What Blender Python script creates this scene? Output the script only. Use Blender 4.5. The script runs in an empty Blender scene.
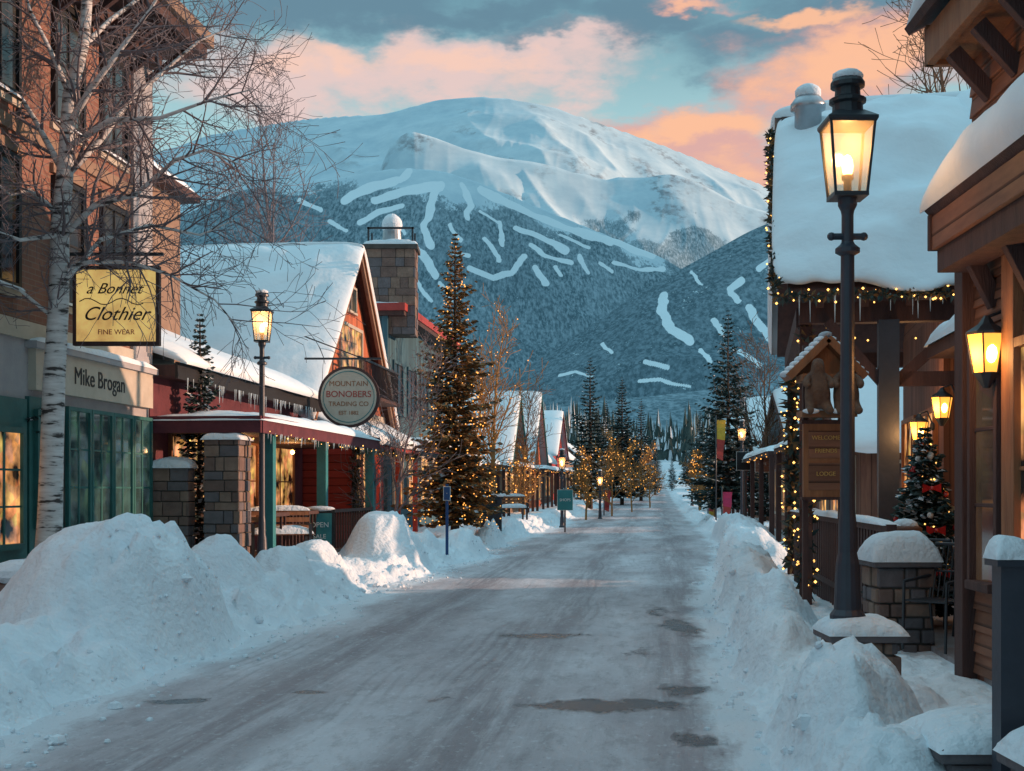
import bpy, math, random
import numpy as np
from mathutils import Vector, Matrix
random.seed(7)
F=1300.;HY=490.;CH=1.7
def P(px,py,D): return Vector(((px-512)/F*D, D, CH+(HY-py)/F*D))
TH=math.atan(.11)
MS=Matrix.Rotation(-TH,4,'Z')
MSi=MS.inverted()
MR=Matrix.Rotation(-math.atan(.038),4,'Z')
ML=Matrix.Translation((3.38,16.4,0))@Matrix.Rotation(-math.atan(.185),4,'Z')@Matrix.Translation((-1.5,-16.6,0))
MI=Matrix.Identity(4)
scene=bpy.context.scene
col=scene.collection
# ---------------------------------------------------------------- noise
def _h(ix,iy,seed):
    n=(ix.astype(np.int64)*374761393+iy.astype(np.int64)*668265263+seed*974634777)&0xffffffff
    n=((n^(n>>13))*1274126177)&0xffffffff
    n=n^(n>>16)
    return (n&0xffff)/65535.0
def vn(x,y,seed=0):
    x=np.asarray(x,float);y=np.asarray(y,float)
    ix=np.floor(x);iy=np.floor(y);fx=x-ix;fy=y-iy
    fx=fx*fx*fx*(fx*(fx*6-15)+10);fy=fy*fy*fy*(fy*(fy*6-15)+10)
    a=_h(ix,iy,seed);b=_h(ix+1,iy,seed);c=_h(ix,iy+1,seed);d=_h(ix+1,iy+1,seed)
    return ((a*(1-fx)+b*fx)*(1-fy)+(c*(1-fx)+d*fx)*fy)*2-1
def fbm(x,y,o=4,seed=0,ridge=False):
    x=np.asarray(x,float);y=np.asarray(y,float)
    r=0;a=1.;t=0
    for i in range(o):
        n=vn(x*2**i+i*17.3,y*2**i-i*9.1,seed+i)
        if ridge: n=1-2*np.abs(n)
        r=r+a*n;t+=a;a*=.5
    return r/t
def sst(a,b,x):
    t=np.clip((np.asarray(x,float)-a)/(b-a),0,1);return t*t*(3-2*t)
# ---------------------------------------------------------------- materials
def L(r,g,b):
    f=lambda c:(c/255/12.92) if c/255<=.04045 else ((c/255+.055)/1.055)**2.4
    return (f(r),f(g),f(b),1)
def newmat(name):
    m=bpy.data.materials.new(name);m.use_nodes=True
    nt=m.node_tree
    return m,nt,nt.nodes['Principled BSDF']
def nd(nt,typ,**kw):
    n=nt.nodes.new(typ)
    for k,v in kw.items():
        if k.startswith('i_'):
            k=k[2:];k=int(k) if k.isdigit() else k
            n.inputs[k].default_value=v
        else: setattr(n,k,v)
    return n
def c4(c): return (c[0],c[1],c[2],1)
def pm(name,c1,c2=None,scale=4,rough=.7,bump=.2,bscale=20,stretch=(1,1,1),spec=.3,metal=0,dist=.02):
    m,nt,b=newmat(name);c2=c2 or tuple(x*.6 for x in c1)
    tc=nd(nt,'ShaderNodeTexCoord');mp=nd(nt,'ShaderNodeMapping');mp.inputs['Scale'].default_value=stretch
    nt.links.new(tc.outputs['Object'],mp.inputs[0])
    n=nd(nt,'ShaderNodeTexNoise',i_Scale=scale,i_Detail=6.,i_Roughness=.65);nt.links.new(mp.outputs[0],n.inputs['Vector'])
    mr=nd(nt,'ShaderNodeMapRange');mr.inputs[1].default_value=.3;mr.inputs[2].default_value=.7
    nt.links.new(n.outputs[0],mr.inputs[0])
    mx=nd(nt,'ShaderNodeMix',data_type='RGBA');mx.inputs[6].default_value=c4(c1);mx.inputs[7].default_value=c4(c2)
    nt.links.new(mr.outputs[0],mx.inputs[0]);nt.links.new(mx.outputs[2],b.inputs['Base Color'])
    b.inputs['Roughness'].default_value=rough;b.inputs['Specular IOR Level'].default_value=spec;b.inputs['Metallic'].default_value=metal
    if bump:
        n2=nd(nt,'ShaderNodeTexNoise',i_Scale=bscale,i_Detail=5.);nt.links.new(mp.outputs[0],n2.inputs['Vector'])
        bp=nd(nt,'ShaderNodeBump',i_Strength=bump,i_Distance=dist);nt.links.new(n2.outputs[0],bp.inputs['Height']);nt.links.new(bp.outputs[0],b.inputs['Normal'])
    return m
def emis(name,c,s,samp=True):
    m,nt,b=newmat(name);b.inputs['Base Color'].default_value=c4(c);b.inputs['Emission Color'].default_value=c4(c);b.inputs['Emission Strength'].default_value=s
    m.cycles.emission_sampling='NONE'
    return m
def siding(name,c1,c2,per=.15,axis='Z',rough=.65):
    m=pm(name,c1,c2,scale=2.5,rough=rough,bump=0,stretch=(1,1,6) if axis=='Z' else (5,5,.6))
    nt=m.node_tree;b=nt.nodes['Principled BSDF']
    tc=nd(nt,'ShaderNodeTexCoord');sp=nd(nt,'ShaderNodeSeparateXYZ');nt.links.new(tc.outputs['Object'],sp.inputs[0])
    if axis=='Z': src=sp.outputs[2]
    else:
        a=nd(nt,'ShaderNodeMath',operation='ADD');nt.links.new(sp.outputs[0],a.inputs[0]);nt.links.new(sp.outputs[1],a.inputs[1]);src=a.outputs[0]
    d=nd(nt,'ShaderNodeMath',operation='DIVIDE',i_1=per);nt.links.new(src,d.inputs[0])
    fr=nd(nt,'ShaderNodeMath',operation='FRACT');nt.links.new(d.outputs[0],fr.inputs[0])
    mr=nd(nt,'ShaderNodeMapRange');mr.inputs[1].default_value=0;mr.inputs[2].default_value=.16;nt.links.new(fr.outputs[0],mr.inputs[0])
    fl=nd(nt,'ShaderNodeMath',operation='FLOOR');nt.links.new(d.outputs[0],fl.inputs[0])
    wn=nd(nt,'ShaderNodeTexWhiteNoise',noise_dimensions='1D');nt.links.new(fl.outputs[0],wn.inputs['W'])
    src0=[l for l in nt.links if l.to_socket==b.inputs['Base Color']][0].from_socket
    v=nd(nt,'ShaderNodeMath',operation='MULTIPLY_ADD',i_1=.5,i_2=.7);nt.links.new(wn.outputs[0],v.inputs[0])
    v2=nd(nt,'ShaderNodeMath',operation='MULTIPLY');nt.links.new(v.outputs[0],v2.inputs[0])
    mm=nd(nt,'ShaderNodeMath',operation='MULTIPLY_ADD',i_1=.75,i_2=.25);nt.links.new(mr.outputs[0],mm.inputs[0]);nt.links.new(mm.outputs[0],v2.inputs[1])
    mul=nd(nt,'ShaderNodeVectorMath',operation='SCALE');nt.links.new(src0,mul.inputs[0]);nt.links.new(v2.outputs[0],mul.inputs['Scale'])
    nt.links.new(mul.outputs[0],b.inputs['Base Color'])
    bp=nd(nt,'ShaderNodeBump',i_Strength=.8,i_Distance=.015);nt.links.new(mr.outputs[0],bp.inputs['Height']);nt.links.new(bp.outputs[0],b.inputs['Normal'])
    return m
def brickm(name,c1,c2,mort):
    m,nt,b=newmat(name)
    tc=nd(nt,'ShaderNodeTexCoord');sp=nd(nt,'ShaderNodeSeparateXYZ');nt.links.new(tc.outputs['Object'],sp.inputs[0])
    a=nd(nt,'ShaderNodeMath',operation='ADD');nt.links.new(sp.outputs[0],a.inputs[0]);nt.links.new(sp.outputs[1],a.inputs[1])
    cb=nd(nt,'ShaderNodeCombineXYZ');nt.links.new(a.outputs[0],cb.inputs[0]);nt.links.new(sp.outputs[2],cb.inputs[1])
    br=nd(nt,'ShaderNodeTexBrick',i_Scale=1.);br.inputs['Color1'].default_value=c4(c1);br.inputs['Color2'].default_value=c4(c2);br.inputs['Mortar'].default_value=c4(mort)
    br.inputs['Brick Width'].default_value=.24;br.inputs['Row Height'].default_value=.085;br.inputs['Mortar Size'].default_value=.008
    nt.links.new(cb.outputs[0],br.inputs['Vector']);nt.links.new(br.outputs[0],b.inputs['Base Color']);b.inputs['Roughness'].default_value=.85
    bp=nd(nt,'ShaderNodeBump',i_Strength=.5,i_Distance=.01,invert=True);nt.links.new(br.outputs['Fac'],bp.inputs['Height']);nt.links.new(bp.outputs[0],b.inputs['Normal'])
    return m
def glassm(name,tint,glow,strength,scale=2.2):
    """shop window: dark glossy pane, uneven emission on the pane stands in for interior glow"""
    m,nt,b=newmat(name);m.cycles.emission_sampling='NONE'
    b.inputs['Base Color'].default_value=c4(tint);b.inputs['Roughness'].default_value=.08;b.inputs['Specular IOR Level'].default_value=.6
    tc=nd(nt,'ShaderNodeTexCoord')
    n=nd(nt,'ShaderNodeTexVoronoi',i_Scale=scale*2);nt.links.new(tc.outputs['Object'],n.inputs['Vector'])
    n2=nd(nt,'ShaderNodeTexNoise',i_Scale=scale*1.1,i_Detail=4.);nt.links.new(tc.outputs['Object'],n2.inputs['Vector'])
    r=nd(nt,'ShaderNodeMapRange');r.inputs[1].default_value=.38;r.inputs[2].default_value=.75;nt.links.new(n2.outputs[0],r.inputs[0])
    mx=nd(nt,'ShaderNodeMix',data_type='RGBA',blend_type='MULTIPLY');mx.inputs[0].default_value=.35;mx.inputs[6].default_value=c4(glow)
    nt.links.new(n.outputs['Color'],mx.inputs[7]);nt.links.new(mx.outputs[2],b.inputs['Emission Color'])
    ms=nd(nt,'ShaderNodeMath',operation='MULTIPLY',i_1=strength);nt.links.new(r.outputs[0],ms.inputs[0]);nt.links.new(ms.outputs[0],b.inputs['Emission Strength'])
    return m
SNOW=pm('snow',(.80,.84,.88),(.68,.74,.80),scale=1.5,rough=.75,bump=.75,bscale=13,spec=.15,dist=.05)
SNOWR=pm('roof_snow',(.80,.86,.9),(.72,.79,.84),scale=.6,rough=.7,bump=.3,bscale=4,spec=.15,dist=.08)
METAL=pm('black_iron',(.03,.035,.045),(.015,.02,.025),rough=.4,bump=.1,spec=.5)
POSTM=pm('slate_paint',(.035,.042,.06),(.02,.026,.04),rough=.45,bump=.1,spec=.5)
WOODB=siding('brown_siding',(.27,.125,.075),(.17,.075,.05),per=.16)
WOODV=siding('brown_vertical',(.23,.105,.065),(.13,.055,.04),per=.22,axis='V')
WOODD=pm('dark_timber',(.095,.048,.042),(.05,.028,.028),scale=3,rough=.7,bump=.5,bscale=30,stretch=(3,3,.4))
WOODO=pm('orange_timber',(.34,.15,.07),(.2,.08,.04),scale=3,rough=.6,bump=.3,stretch=(3,3,.5))
GREEN=pm('green_paint',(.04,.15,.14),(.025,.10,.095),rough=.5,bump=.1)
TEAL=pm('teal_paint',(.04,.22,.23),(.03,.16,.17),rough=.5)
RED=siding('red_siding',(.42,.055,.045),(.29,.04,.035),per=.2)
REDP=pm('red_paint',(.42,.06,.05),(.30,.04,.035),rough=.5)
MAROON=pm('maroon_wall',(.14,.035,.045),(.08,.02,.03),rough=.7)
ORNG=siding('orange_gable',(.55,.16,.07),(.45,.12,.06),per=.25,axis='V')
BLUES=siding('blue_siding',(.05,.13,.17),(.04,.10,.13),per=.3,axis='V')
GREYW=pm('grey_render',(.42,.40,.40),(.31,.30,.32),scale=2,rough=.85,bump=.3,bscale=40)
TANW=pm('tan_render',(.30,.20,.14),(.22,.14,.1),scale=2,rough=.85)
BRICK=brickm('brown_brick',(.26,.115,.08),(.20,.085,.06),(.24,.16,.12))
STONES=[pm('stone_a',(.20,.13,.11),(.12,.08,.07),rough=.8,bump=.6,bscale=18),pm('stone_b',(.28,.19,.15),(.17,.115,.09),rough=.8,bump=.6,bscale=18),pm('stone_c',(.16,.14,.15),(.10,.09,.095),rough=.8,bump=.6,bscale=18)]
MORT=pm('mortar',(.10,.09,.085),(.06,.055,.05),rough=.95)
CREAM=pm('cream_trim',(.52,.46,.38),(.42,.37,.3),rough=.6,bump=.1)
GLASSW=glassm('shop_glass_warm',(.02,.025,.03),(1,.46,.15),1.9)
GLASSD=glassm('window_glass',(.02,.03,.04),(.9,.45,.2),.12,1.2)
GLASSG=glassm('shop_glass_green',(.03,.06,.06),(.45,.8,.7),.16,2.)  # greenish pane emission stands in for a dim reflection
BULB=emis('bulb_glow',(1,.50,.12),16)
FAIRY=emis('fairy_light',(1,.50,.12),3.2)
FAIRYF=emis('fairy_light_far',(1,.42,.08),1.9)
SILVER=pm('zinc',(.45,.47,.5),(.35,.37,.4),rough=.35,metal=.8,bump=.05)
BLACK=pm('black_paint',(.02,.02,.022),rough=.5)
WHITE=pm('white_paint',(.75,.75,.72),(.65,.65,.63),rough=.6,bump=.05)
GOLDP=pm('gold_paint',(.65,.4,.12),(.5,.3,.1),rough=.5)
def lampglass():
    m,nt,b=newmat('lantern_glass');o=nt.nodes['Material Output']
    t=nd(nt,'ShaderNodeBsdfTransparent');t.inputs[0].default_value=(1,.93,.82,1)
    g=nd(nt,'ShaderNodeBsdfGlossy');g.inputs['Roughness'].default_value=.15
    tr=nd(nt,'ShaderNodeBsdfTranslucent');tr.inputs[0].default_value=(1,.82,.6,1)
    a=nd(nt,'ShaderNodeMixShader',i_0=.14);b2=nd(nt,'ShaderNodeMixShader',i_0=.10)
    nt.links.new(t.outputs[0],a.inputs[1]);nt.links.new(tr.outputs[0],a.inputs[2])
    nt.links.new(a.outputs[0],b2.inputs[1]);nt.links.new(g.outputs[0],b2.inputs[2]);nt.links.new(b2.outputs[0],o.inputs[0])
    return m
LGLASS=lampglass()
# ---------------------------------------------------------------- mesh builder
class MB:
    def __init__(s): s.v=[];s.f=[];s.m=[];s.mats=[]
    def mi(s,m):
        if m not in s.mats: s.mats.append(m)
        return s.mats.index(m)
    def add(s,vs,fs,mat):
        o=len(s.v);s.v+=[tuple(v) for v in vs];k=s.mi(mat)
        for f in fs: s.f.append(tuple(i+o for i in f));s.m.append(k)
    def box(s,x0,x1,y0,y1,z0,z1,mat,R=None,c=None):
        vs=[Vector((x,y,z)) for z in(z0,z1) for y in(y0,y1) for x in(x0,x1)]
        if R is not None:
            c=c or Vector(((x0+x1)/2,(y0+y1)/2,(z0+z1)/2));vs=[R@(v-c)+c for v in vs]
        s.add(vs,[(0,2,3,1),(4,5,7,6),(0,1,5,4),(2,6,7,3),(0,4,6,2),(1,3,7,5)],mat)
    def beam(s,a,b,w,h,mat):
        a=Vector(a);b=Vector(b);d=(b-a).normalized();up=Vector((0,0,1))
        if abs(d.z)>.95: up=Vector((0,1,0))
        r=d.cross(up).normalized();u=r.cross(d)
        vs=[p+r*x*w/2+u*y*h/2 for p in(a,b) for x,y in((-1,-1),(1,-1),(1,1),(-1,1))]
        s.add(vs,[(3,2,1,0),(4,5,6,7),(0,1,5,4),(1,2,6,5),(2,3,7,6),(3,0,4,7)],mat)
    def cyl(s,a,b,r0,r1,mat,n=10):
        a=Vector(a);b=Vector(b);d=(b-a).normalized();up=Vector((0,0,1)) if abs(d.z)<.95 else Vector((1,0,0))
        r=d.cross(up).normalized();u=r.cross(d)
        vs=[p+(r*math.cos(t)+u*math.sin(t))*q for p,q in((a,r0),(b,r1)) for t in [2*math.pi*i/n for i in range(n)]]
        s.add(vs,[(i,(i+1)%n,n+(i+1)%n,n+i) for i in range(n)]+[tuple(range(n))[::-1],tuple(range(n,2*n))],mat)
    def lathe(s,c,prof,mat,n=16,sq=False):
        c=Vector(c);vs=[];off=math.pi/4 if sq else 0
        for r,z in prof:
            for i in range(n):
                t=2*math.pi*i/n+off;vs.append(c+Vector((math.cos(t)*r,math.sin(t)*r,z)))
        fs=[(k*n+i,k*n+(i+1)%n,(k+1)*n+(i+1)%n,(k+1)*n+i) for k in range(len(prof)-1) for i in range(n)]
        fs+=[tuple(range(n))[::-1],tuple(range((len(prof)-1)*n,len(prof)*n))]
        s.add(vs,fs,mat)
    def ball(s,c,r,mat,sc=(1,1,1),n=10,jit=0):
        k=n//2+1;vs=[];c=Vector(c)
        for i in range(k+1):
            ph=math.pi*i/k
            for j in range(n):
                t=2*math.pi*j/n;q=r*(1+random.uniform(-jit,jit))
                vs.append(c+Vector((math.sin(ph)*math.cos(t)*q*sc[0],math.sin(ph)*math.sin(t)*q*sc[1],-math.cos(ph)*q*sc[2])))
        s.add(vs,[(i*n+j,i*n+(j+1)%n,(i+1)*n+(j+1)%n,(i+1)*n+j) for i in range(k) for j in range(n)],mat)
    def prism(s,pts,vec,mat):
        vec=Vector(vec);n=len(pts);pts=[Vector(p) for p in pts]
        s.add(pts+[p+vec for p in pts],[tuple(range(n))[::-1],tuple(range(n,2*n))]+[(i,(i+1)%n,n+(i+1)%n,n+i) for i in range(n)],mat)
    def obj(s,name,M=MI,par=None,smooth=False,bevel=0):
        off=par.location if par else Vector((0,0,0))
        me=bpy.data.meshes.new(name);me.from_pydata([tuple((M@Vector(v))-off) for v in s.v],[],s.f)
        for m in s.mats: me.materials.append(m)
        me.polygons.foreach_set('material_index',s.m)
        if smooth: me.polygons.foreach_set('use_smooth',[True]*len(s.f))
        o=bpy.data.objects.new(name,me);col.objects.link(o)
        if par: o.parent=par
        if bevel:
            b=o.modifiers.new('bevel','BEVEL');b.width=bevel;b.segments=2;b.limit_method='ANGLE'
        return o
def group(name,loc,M=MI):
    e=bpy.data.objects.new(name,None);e.empty_display_size=.3;e.location=M@Vector(loc);col.objects.link(e);return e
def point(par,loc,power,colr=(1,.5,.18),r=.06):
    l=bpy.data.lights.new('bulb_light','POINT');l.energy=power;l.color=colr;l.shadow_soft_size=r
    o=bpy.data.objects.new('bulb_light',l);col.objects.link(o);o.location=Vector(loc)-par.location;o.parent=par
def text(par,s,loc,size,mat,M=MI,rz=0,name='lettering',ext=.004,shear=0):
    c=bpy.data.curves.new(name,'FONT');c.body=s;c.size=size;c.align_x='CENTER';c.align_y='CENTER';c.extrude=ext;c.shear=shear
    c.materials.append(mat);o=bpy.data.objects.new(name,c);col.objects.link(o)
    T=M@Matrix.Translation(loc)@Matrix.Rotation(rz,4,'Z')@Matrix.Rotation(math.pi/2,4,'X')
    T.translation-=par.location;o.parent=par;o.matrix_local=T
def snow_slab(name,A,B,C,D,th,par,M=MI,n=40,m=26,seed=1,over=.12,mat=None,rag=.12,nz=.25,pw=8):
    """thick rounded snow on quad A,B (low edge) -> D,C (high edge)"""
    A,B,C,D=[Vector(p) for p in(A,B,C,D)]
    u=np.linspace(0,1,n+1);v=np.linspace(0,1,m+1);u=.5-.5*np.cos(u*math.pi);v=.5-.5*np.cos(v*math.pi);U,V=np.meshgrid(u,v)
    nrm=(B-A).cross(D-A).normalized();nrm=nrm if nrm.z>0 else -nrm
    dirn=(nrm+Vector((0,0,1))).normalized()
    Lu=(B-A).length;Lv=(D-A).length
    e=((1-np.abs(2*U-1)**pw)*(1-np.abs(2*V-1)**pw)).clip(0,1)**.5
    N=fbm(U*Lu*.5+seed*7,V*Lv*.5,4,seed);N2=fbm(U*Lu*1.7,V*Lv*1.7+seed,3,seed+5)
    h=th*e*(1+nz*N+nz*.35*N2)
    An,Bn,Cn,Dn=[np.array(p) for p in(A,B,C,D)]
    P0=(An*(1-U[...,None])+Bn*U[...,None])*(1-V[...,None])+(Dn*(1-U[...,None])+Cn*U[...,None])*V[...,None]
    bul=over*4*e*(1-e)
    ud=np.array((B-A).normalized());vd=np.array((D-A).normalized())
    P1=P0+h[...,None]*np.array(dirn)+ (bul*np.sign(U-.5)*(np.abs(2*U-1)**4))[...,None]*ud+(bul*np.sign(V-.5)*(np.abs(2*V-1)**4))[...,None]*vd
    rg=rag*fbm(U*Lu*1.3+3,U*0+seed,3,seed+9)*(1-V)**6
    P1+=rg[...,None]*-vd
    V1=P1.reshape(-1,3);W=n+1
    mb=MB();fs=[(j*W+i,j*W+i+1,(j+1)*W+i+1,(j+1)*W+i) for j in range(m) for i in range(n)]
    mb.add([tuple(p) for p in V1],fs,mat or SNOWR)
    return mb.obj(name,M,par,smooth=True)
def snow_cap(mb,x0,x1,y0,y1,z,th,seed=0,mat=None,n=14):
    """pillow of snow on a flat top"""
    U,V=np.meshgrid(np.linspace(0,1,n+1),np.linspace(0,1,n+1));U=.5-.5*np.cos(U*math.pi);V=.5-.5*np.cos(V*math.pi)
    e=((1-np.abs(2*U-1)**4)*(1-np.abs(2*V-1)**4)).clip(0,1)**.5
    X=x0+(x1-x0)*U;Y=y0+(y1-y0)*V
    Z=z+th*e*(1+.35*fbm(X*2.5+seed,Y*2.5,3,seed))-.01
    W=n+1
    mb.add(list(zip(X.ravel(),Y.ravel(),Z.ravel())),[(j*W+i,j*W+i+1,(j+1)*W+i+1,(j+1)*W+i) for j in range(n) for i in range(n)],mat or SNOW)
def icicles(mb,a,b,n,ln=.2):
    a=Vector(a);b=Vector(b)
    for i in range(n):
        p=a.lerp(b,random.random());l=ln*random.uniform(.3,1.2);r=random.uniform(.008,.016)
        mb.cyl(p,p-Vector((0,0,l)),r,.002,ICE,6)
def stone_stack(mb,x0,x1,y0,y1,z0,z1,sz=.2):
    mb.box(x0+.03,x1-.03,y0+.03,y1-.03,z0,z1-.01,MORT)
    z=z0
    while z<z1-.03:
        h=min(random.uniform(.7,1.3)*sz,z1-z)
        if z1-(z+h)<.05:h=z1-z
        for face in range(4):
            a,b=(x0,x1) if face<2 else (y0,y1)
            p=a
            while p<b-.01:
                w=random.uniform(.8,1.9)*sz
                if b-(p+w)<sz*.5:w=b-p
                j=random.uniform(-.015,.02);g=.008;m=random.choice(STONES)
                if face==0: mb.box(p+g,p+w-g,y0-j,y0+.06,z+g,z+h-g,m)
                elif face==1: mb.box(p+g,p+w-g,y1-.06,y1+j,z+g,z+h-g,m)
                elif face==2: mb.box(x0-j,x0+.06,p+g,p+w-g,z+g,z+h-g,m)
                else: mb.box(x1-.06,x1+j,p+g,p+w-g,z+g,z+h-g,m)
                p+=w
        z+=h
def window(mb,x,sgn,y0,y1,z0,z1,fm,gm,nx=2,nz=2,fw=.07,dep=.07):
    """window on wall plane x facing sgn*X"""
    a,b=sorted((x+sgn*.003,x+sgn*.02));mb.box(a,b,y0,y1,z0,z1,gm)
    a,b=sorted((x,x+sgn*dep))
    mb.box(a,b,y0-fw,y0,z0-fw,z1+fw,fm);mb.box(a,b,y1,y1+fw,z0-fw,z1+fw,fm)
    mb.box(a,b,y0,y1,z1,z1+fw,fm);a2,b2=sorted((x,x+sgn*(dep+.04)));mb.box(a2,b2,y0,y1,z0-fw,z0,fm)
    a,b=sorted((x+sgn*.001,x+sgn*dep*.6))
    for i in range(1,nx):
        yy=y0+(y1-y0)*i/nx;mb.box(a,b,yy-.02,yy+.02,z0,z1,fm)
    a,b=sorted((x+sgn*.001,x+sgn*dep*.5))
    for i in range(1,nz):
        zz=z0+(z1-z0)*i/nz;mb.box(a,b,y0,y1,zz-.015,zz+.015,fm)
def windowf(mb,y,x0,x1,z0,z1,fm,gm,nx=2,nz=2,fw=.07,dep=.07):
    """window on wall plane y facing -Y"""
    mb.box(x0,x1,y-.02,y-.003,z0,z1,gm)
    mb.box(x0-fw,x0,y-dep,y,z0-fw,z1+fw,fm);mb.box(x1,x1+fw,y-dep,y,z0-fw,z1+fw,fm)
    mb.box(x0,x1,y-dep,y,z1,z1+fw,fm);mb.box(x0,x1,y-dep-.04,y,z0-fw,z0,fm)
    for i in range(1,nx):
        xx=x0+(x1-x0)*i/nx;mb.box(xx-.02,xx+.02,y-dep*.6,y-.001,z0,z1,fm)
    for i in range(1,nz):
        zz=z0+(z1-z0)*i/nz;mb.box(x0,x1,y-dep*.5,y-.001,zz-.015,zz+.015,fm)
ICE=pm('ice',(.6,.72,.78),(.5,.64,.72),rough=.15,bump=0,spec=.6)
# ---------------------------------------------------------------- ground
def zb(s):
    s=np.asarray(s,float);a=np.clip(s-40,0,210);return .00009*a*a+np.clip(s-250,0,None)*.038
def TL(s): return -4.6+.45*fbm(np.asarray(s)*.4,np.asarray(s)*0+3,4,11)
def TR(s): return .85+1.2*sst(16,42,s)+.22*fbm(np.asarray(s)*.6,np.asarray(s)*0+8,3,12)
MOUNDS=[(-4.0,13.4,1.27,1.15,1.3),(-5.0,10.4,.86,.8,1.1),(-4.1,9.3,.42,.45,.8),(-3.5,11.3,.34,.4,.7),(-3.95,16.9,.95,.62,1.),(-3.6,19.8,.72,.55,.9),(-3.4,22.6,.72,.55,1.0),(-2.75,27.5,1.12,.85,1.4),(-2.0,30.2,.55,.5,.8),(-1.35,33.,.6,.7,1.6),(-6.9,14.5,.5,1.4,1.6),(-5.9,17.5,.6,1.1,1.2),(-.4,39,.7,.7,1.6),
 (2.05,8.1,.62,.42,.75),(2.75,9.0,.3,.4,.4),(2.4,11.6,.5,.35,.8),(2.85,14.2,.62,.42,1.0),(3.3,18,.7,.5,1.3),(3.9,21.5,.7,.5,1.6),(4.9,27,.85,.65,2.2),(1.95,6.7,.42,.45,.6),(5.9,33,.8,.8,3),(7.2,42,.8,.9,4)]
def gz(t,s):
    t=np.asarray(t,float);s=np.asarray(s,float)
    tl=TL(s);tr=TR(s);z=zb(s)
    dl=tl-t;dr=t-tr
    near=1-sst(55,140,s)
    zz=-.07+ (.36*sst(-.05,.9,dl))+(.26*sst(-.05,.5,dr))
    A=(.14+.26*fbm(s*.45,s*0+t*.2,3,21))
    zz+=A*near*np.exp(-((dl-.9)/.5)**2)
    zz+=(.12+.2*fbm(s*.55,t*.3,3,22))*near*np.exp(-((dr-.45)/.33)**2)
    X=t*math.cos(TH)+s*math.sin(TH);Y=-t*math.sin(TH)+s*math.cos(TH)
    wx=.2*fbm(X*1.1,Y*.9,3,31);wy=.3*fbm(X*1.1+9,Y*.9,3,32)
    mm=np.zeros_like(zz)
    for (mx,my,h,rx,ry) in MOUNDS:
        r2=((X+wx-mx)/rx)**2+((Y+wy-my)/ry)**2
        mm=np.maximum(mm,h*np.exp(-(r2**1.5)))
    off=np.maximum(sst(-.25,.15,dl),sst(-.2,.15,dr))
    zz=zz+np.maximum(mm*off-np.maximum(zz,0)*.75,0)
    lump=np.abs(fbm(X*2.1,Y*1.7,4,41))*.2-.03
    edge=np.exp(-((dl-.4)/.42)**2)+.8*np.exp(-((dr-.25)/.25)**2)
    lump2=np.clip(fbm(X*5.5,Y*4.5,4,42)+.12,0,1)*.26
    fine=np.clip(fbm(X*9,Y*7,3,43),-.1,1)*.05
    zz+=off*((lump*.7+fine)*near)+edge*lump2*near*off
    pv=sst(2.25,2.6,t)*(1-sst(13.5,17,s))*sst(8.6,9.6,s)
    zz=zz*(1-pv)+pv*.2
    return z+zz
def sgrid():
    s=[-60,-30,-10,0,3]
    v=4.
    while v<70: s.append(v);v*=1.0058
    while v<1600: s.append(v);v*=1.03
    return np.array(s)
def gridobj(name,T,S,Z,mats,smooth=True,M=MS):
    r,c=T.shape;co=np.stack([T,S,Z],-1).reshape(-1,3)
    me=bpy.data.meshes.new(name)
    i=np.arange(r*c).reshape(r,c);q=np.stack([i[:-1,:-1],i[:-1,1:],i[1:,1:],i[1:,:-1]],-1).reshape(-1,4)
    me.vertices.add(len(co));me.vertices.foreach_set('co',co.ravel())
    me.loops.add(q.size);me.loops.foreach_set('vertex_index',q.ravel().astype(np.int32))
    me.polygons.add(len(q));me.polygons.foreach_set('loop_start',np.arange(0,q.size,4,dtype=np.int32));me.polygons.foreach_set('loop_total',np.full(len(q),4,dtype=np.int32))
    me.polygons.foreach_set('use_smooth',[smooth]*len(q))
    me.update();me.validate()
    for m in mats: me.materials.append(m)
    o=bpy.data.objects.new(name,me);col.objects.link(o);o.matrix_world=M
    return o
ss=sgrid()
tf=list(np.arange(-11.5,5.5,.045))
out=[];v=.1;p=0
while p<1500: p+=v;v*=1.35;out.append(p)
tt=np.array([-11.5-x for x in out[::-1]]+tf+[5.45+x for x in out])
T_,S_=np.meshgrid(tt,ss)
gridobj('snow_ground',T_,S_,gz(T_,S_),[SNOW])
def mathn(nt):
    def noise(tc,sc,stretch,det=6.,ro=.65,dis=.3):
        mp=nd(nt,'ShaderNodeMapping');mp.inputs['Scale'].default_value=stretch;nt.links.new(tc.outputs['Object'],mp.inputs[0])
        n=nd(nt,'ShaderNodeTexNoise',i_Scale=sc,i_Detail=det,i_Roughness=ro,i_Distortion=dis);nt.links.new(mp.outputs[0],n.inputs['Vector']);return n.outputs[0]
    def rng(x,a,bb,c=0.,d=1.,st=False):
        r=nd(nt,'ShaderNodeMapRange',interpolation_type='SMOOTHSTEP' if st else 'LINEAR');r.inputs[1].default_value=a;r.inputs[2].default_value=bb;r.inputs[3].default_value=c;r.inputs[4].default_value=d;nt.links.new(x,r.inputs[0]);return r.outputs[0]
    def mix(f,a,bb):
        x=nd(nt,'ShaderNodeMix',data_type='RGBA')
        if isinstance(f,(int,float)): x.inputs[0].default_value=f
        else: nt.links.new(f,x.inputs[0])
        for k,q in((6,a),(7,bb)):
            if isinstance(q,tuple): x.inputs[k].default_value=q
            else: nt.links.new(q,x.inputs[k])
        return x.outputs[2]
    def mth(op,a,bb):
        x=nd(nt,'ShaderNodeMath',operation=op)
        for k,q in((0,a),(1,bb)):
            if isinstance(q,(int,float)): x.inputs[k].default_value=q
            else: nt.links.new(q,x.inputs[k])
        return x.outputs[0]
    return noise,rng,mix,mth
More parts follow.
